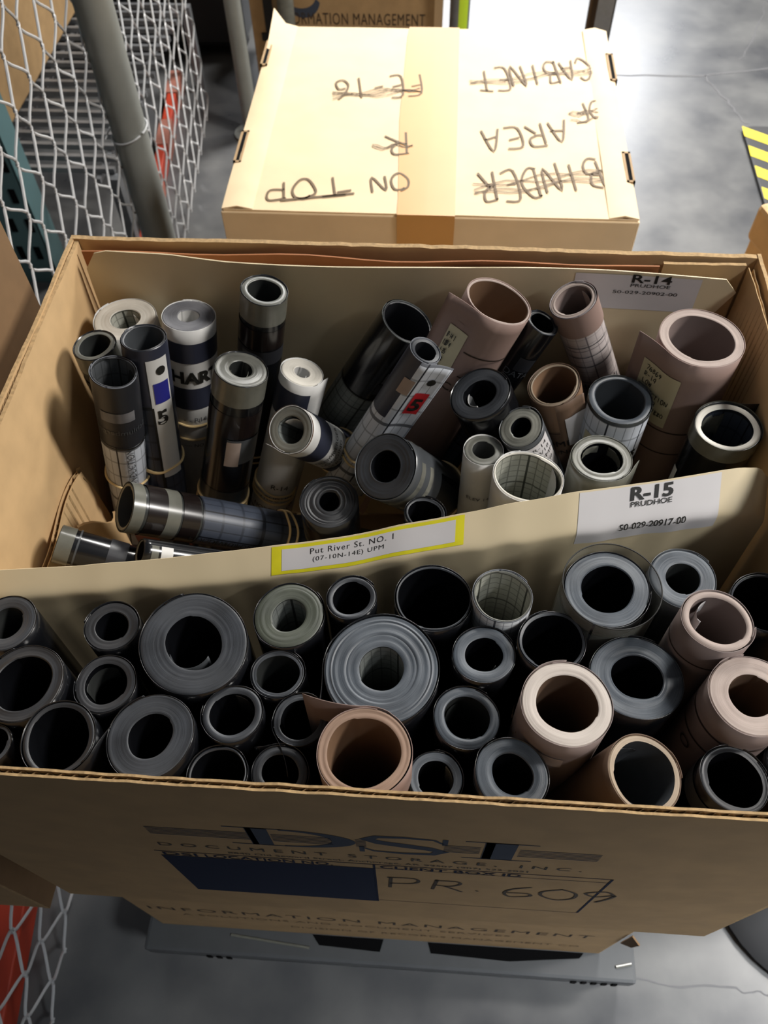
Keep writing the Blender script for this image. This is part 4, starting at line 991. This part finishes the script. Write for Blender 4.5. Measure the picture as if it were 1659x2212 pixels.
rp('R15', 'largest pink paper roll with handwritten cream note at the right rear corner', 'pink', 'e_pink', 'mauve', tail=(-36, 1, .030, .0, .05), ell=.02, extras=[
    ('label', .020, .078, 'cream', -66, -2, .0011, 'cream handwritten note'), ('hand', ['76869', 'R-14', 'LOW', 'DETECTION', '2-1-88', '76612-7880', '8200 5'], .030, .0048, .029, -33, 'ink', 11, .0016), ('band', .082, .0835, 'ink_brown'), ('band', .110, .1115, 'ink_brown')])
rp('R16', 'tan paper roll with wide mouth and white tag on its right flank', 'brown', 'e_tan', 'tan', extras=[('band', 0, .038, 'tan'), ('band', .040, .0412, 'ink_brown'), ('text', 'COMP', .012, .060, -10, 'ink'), ('text', 'LOG NO', .009, .072, -8, 'ink'), ('label', .020, .060, 'white', 24, 74, .0014, 'white tag')], tail=(48, -1, .011, .0, .1))
rf('R17', 'blue-grey clear film roll with dark printing, in front of the largest pink roll', 'clear_dark', 'e_blue', 'film_grey', extras=[('band', .003, .14, 'log_lines', -70, 75, .0007), ('text', 'ATLAS', .013, .048, 22, 'ink', dict(offset=.0008)), ('text', 'WIRELINE', .012, .062, 22, 'ink', dict(offset=.0008)), ('text', 'SERVICES', .011, .075, 22, 'ink', dict(offset=.0008)), ('label', .026, .05, 'cream', -46, -16, .0012), ('band', .110, .112, 'film_navy'), ('rb', .17)])
rf('R18', 'dark film roll with thick ringed end and pale inner curl, centre right', 'film', 'e_film', 'film', leaf=(-130, -10, .05, 'paper', .8), ell=.04)
rp('R19', 'small whitish paper roll left of the typed-label roll', 'paper', 'e_clear', 'clear_dark', extras=[('text', 'ELEV 14', .006, .05, 0, 'film_grey')], tail=(70, -1, .010, .01))
rp('R20', 'grey ended roll with typed white label reading R-14, centre right', 'film_grey', 'e_clear', 'film', extras=[('label', .006, .07, 'white', -35, 88, .001, 'typed white label'), ('text', 'R-14', .008, .016, 50, 'ink'), ('text', '10/18', .008, .026, 50, 'ink'), ('text', 'COMP', .008, .036, 50, 'ink'), ('text', 'API#', .008, .046, 50, 'ink')])
rp('R21', 'white chart paper roll with gridded inside right behind the divider', 'paper', 'e_white', 'grid_in', ell=.06, leaf=(60, 130, .05, 'paper', .93))
rf('R22', 'frosted clear film roll with dark bore behind the R-15 label', 'clear_ring', 'e_clear', 'film', tail=(80, -1, .014, .0, .0), leaf=(-160, 170, .01, 'clear_ring', .92))
rf('R23', 'black film roll with shiny cream rim and clear outer curl by the right wall', 'film', 'e_white', 'log_dark', extras=[('band', -.002, .014, 'clear_ring'), ('label', .05, .12, 'paper', -62, -48, .001)], tail=(-165, 1, .03, .0, .1), leaf=(-160, 60, .03, 'clear', .9))
rf('R24', 'clear banded film roll lying on its side across the left rear compartment', 'clear_dark', 'e_clear', 'film_grey', ell=.05, extras=[
    ('band', 0, .010, 'clear_ring'), ('band', .013, .030, 'film_brown'), ('band', .030, .042, 'clear_ring'), ('band', .044, .060, 'film_brown'), ('band', .062, .2, 'log_dark', None, None, .0003), ('text', 'WELL R-14', .008, .073, 0, 'ink', dict(rot=PI / 2)), ('text', 'PRUDHOE', .008, .088, 0, 'ink', dict(rot=PI / 2)), ('text', 'NORTH', .008, .103, 0, 'ink', dict(rot=PI / 2)), ('rb', .150, .155, .172)])
rf('R25', 'black film roll with silver rim lying in the front left corner behind the divider', 'film', 'e_clear', 'film', extras=[('band', 0, .012, 'clear_ring'), ('band', .015, .0165, 'film_grey'), ('band', .04, .055, 'charcoal')])
rf('R26', 'small film roll with pale striped rim lying low against the divider at left', 'film', 'e_clear', 'film_brown', extras=[('band', .006, .012, 'clear_ring'), ('band', .014, .024, 'paper')])
rf('R27', 'dark ridged film roll left of the biggest rear roll, above the yellow edged sticker', 'film', 'e_dark', 'film', ell=.05, relief=.0008)
rf('R28', 'thick dark grey film roll tilted towards camera with taped side, rear centre', 'film_grey', 'e_film', 'film', extras=[('band', .012, .020, 'e_clear'), ('band', .030, .038, 'e_clear'), ('band', .056, .2, 'film'), ('rb', .11)])
rf('R29', 'small grey film roll peeking over the divider above the yellow edged sticker', 'film', 'e_film', 'film', relief=.0006)
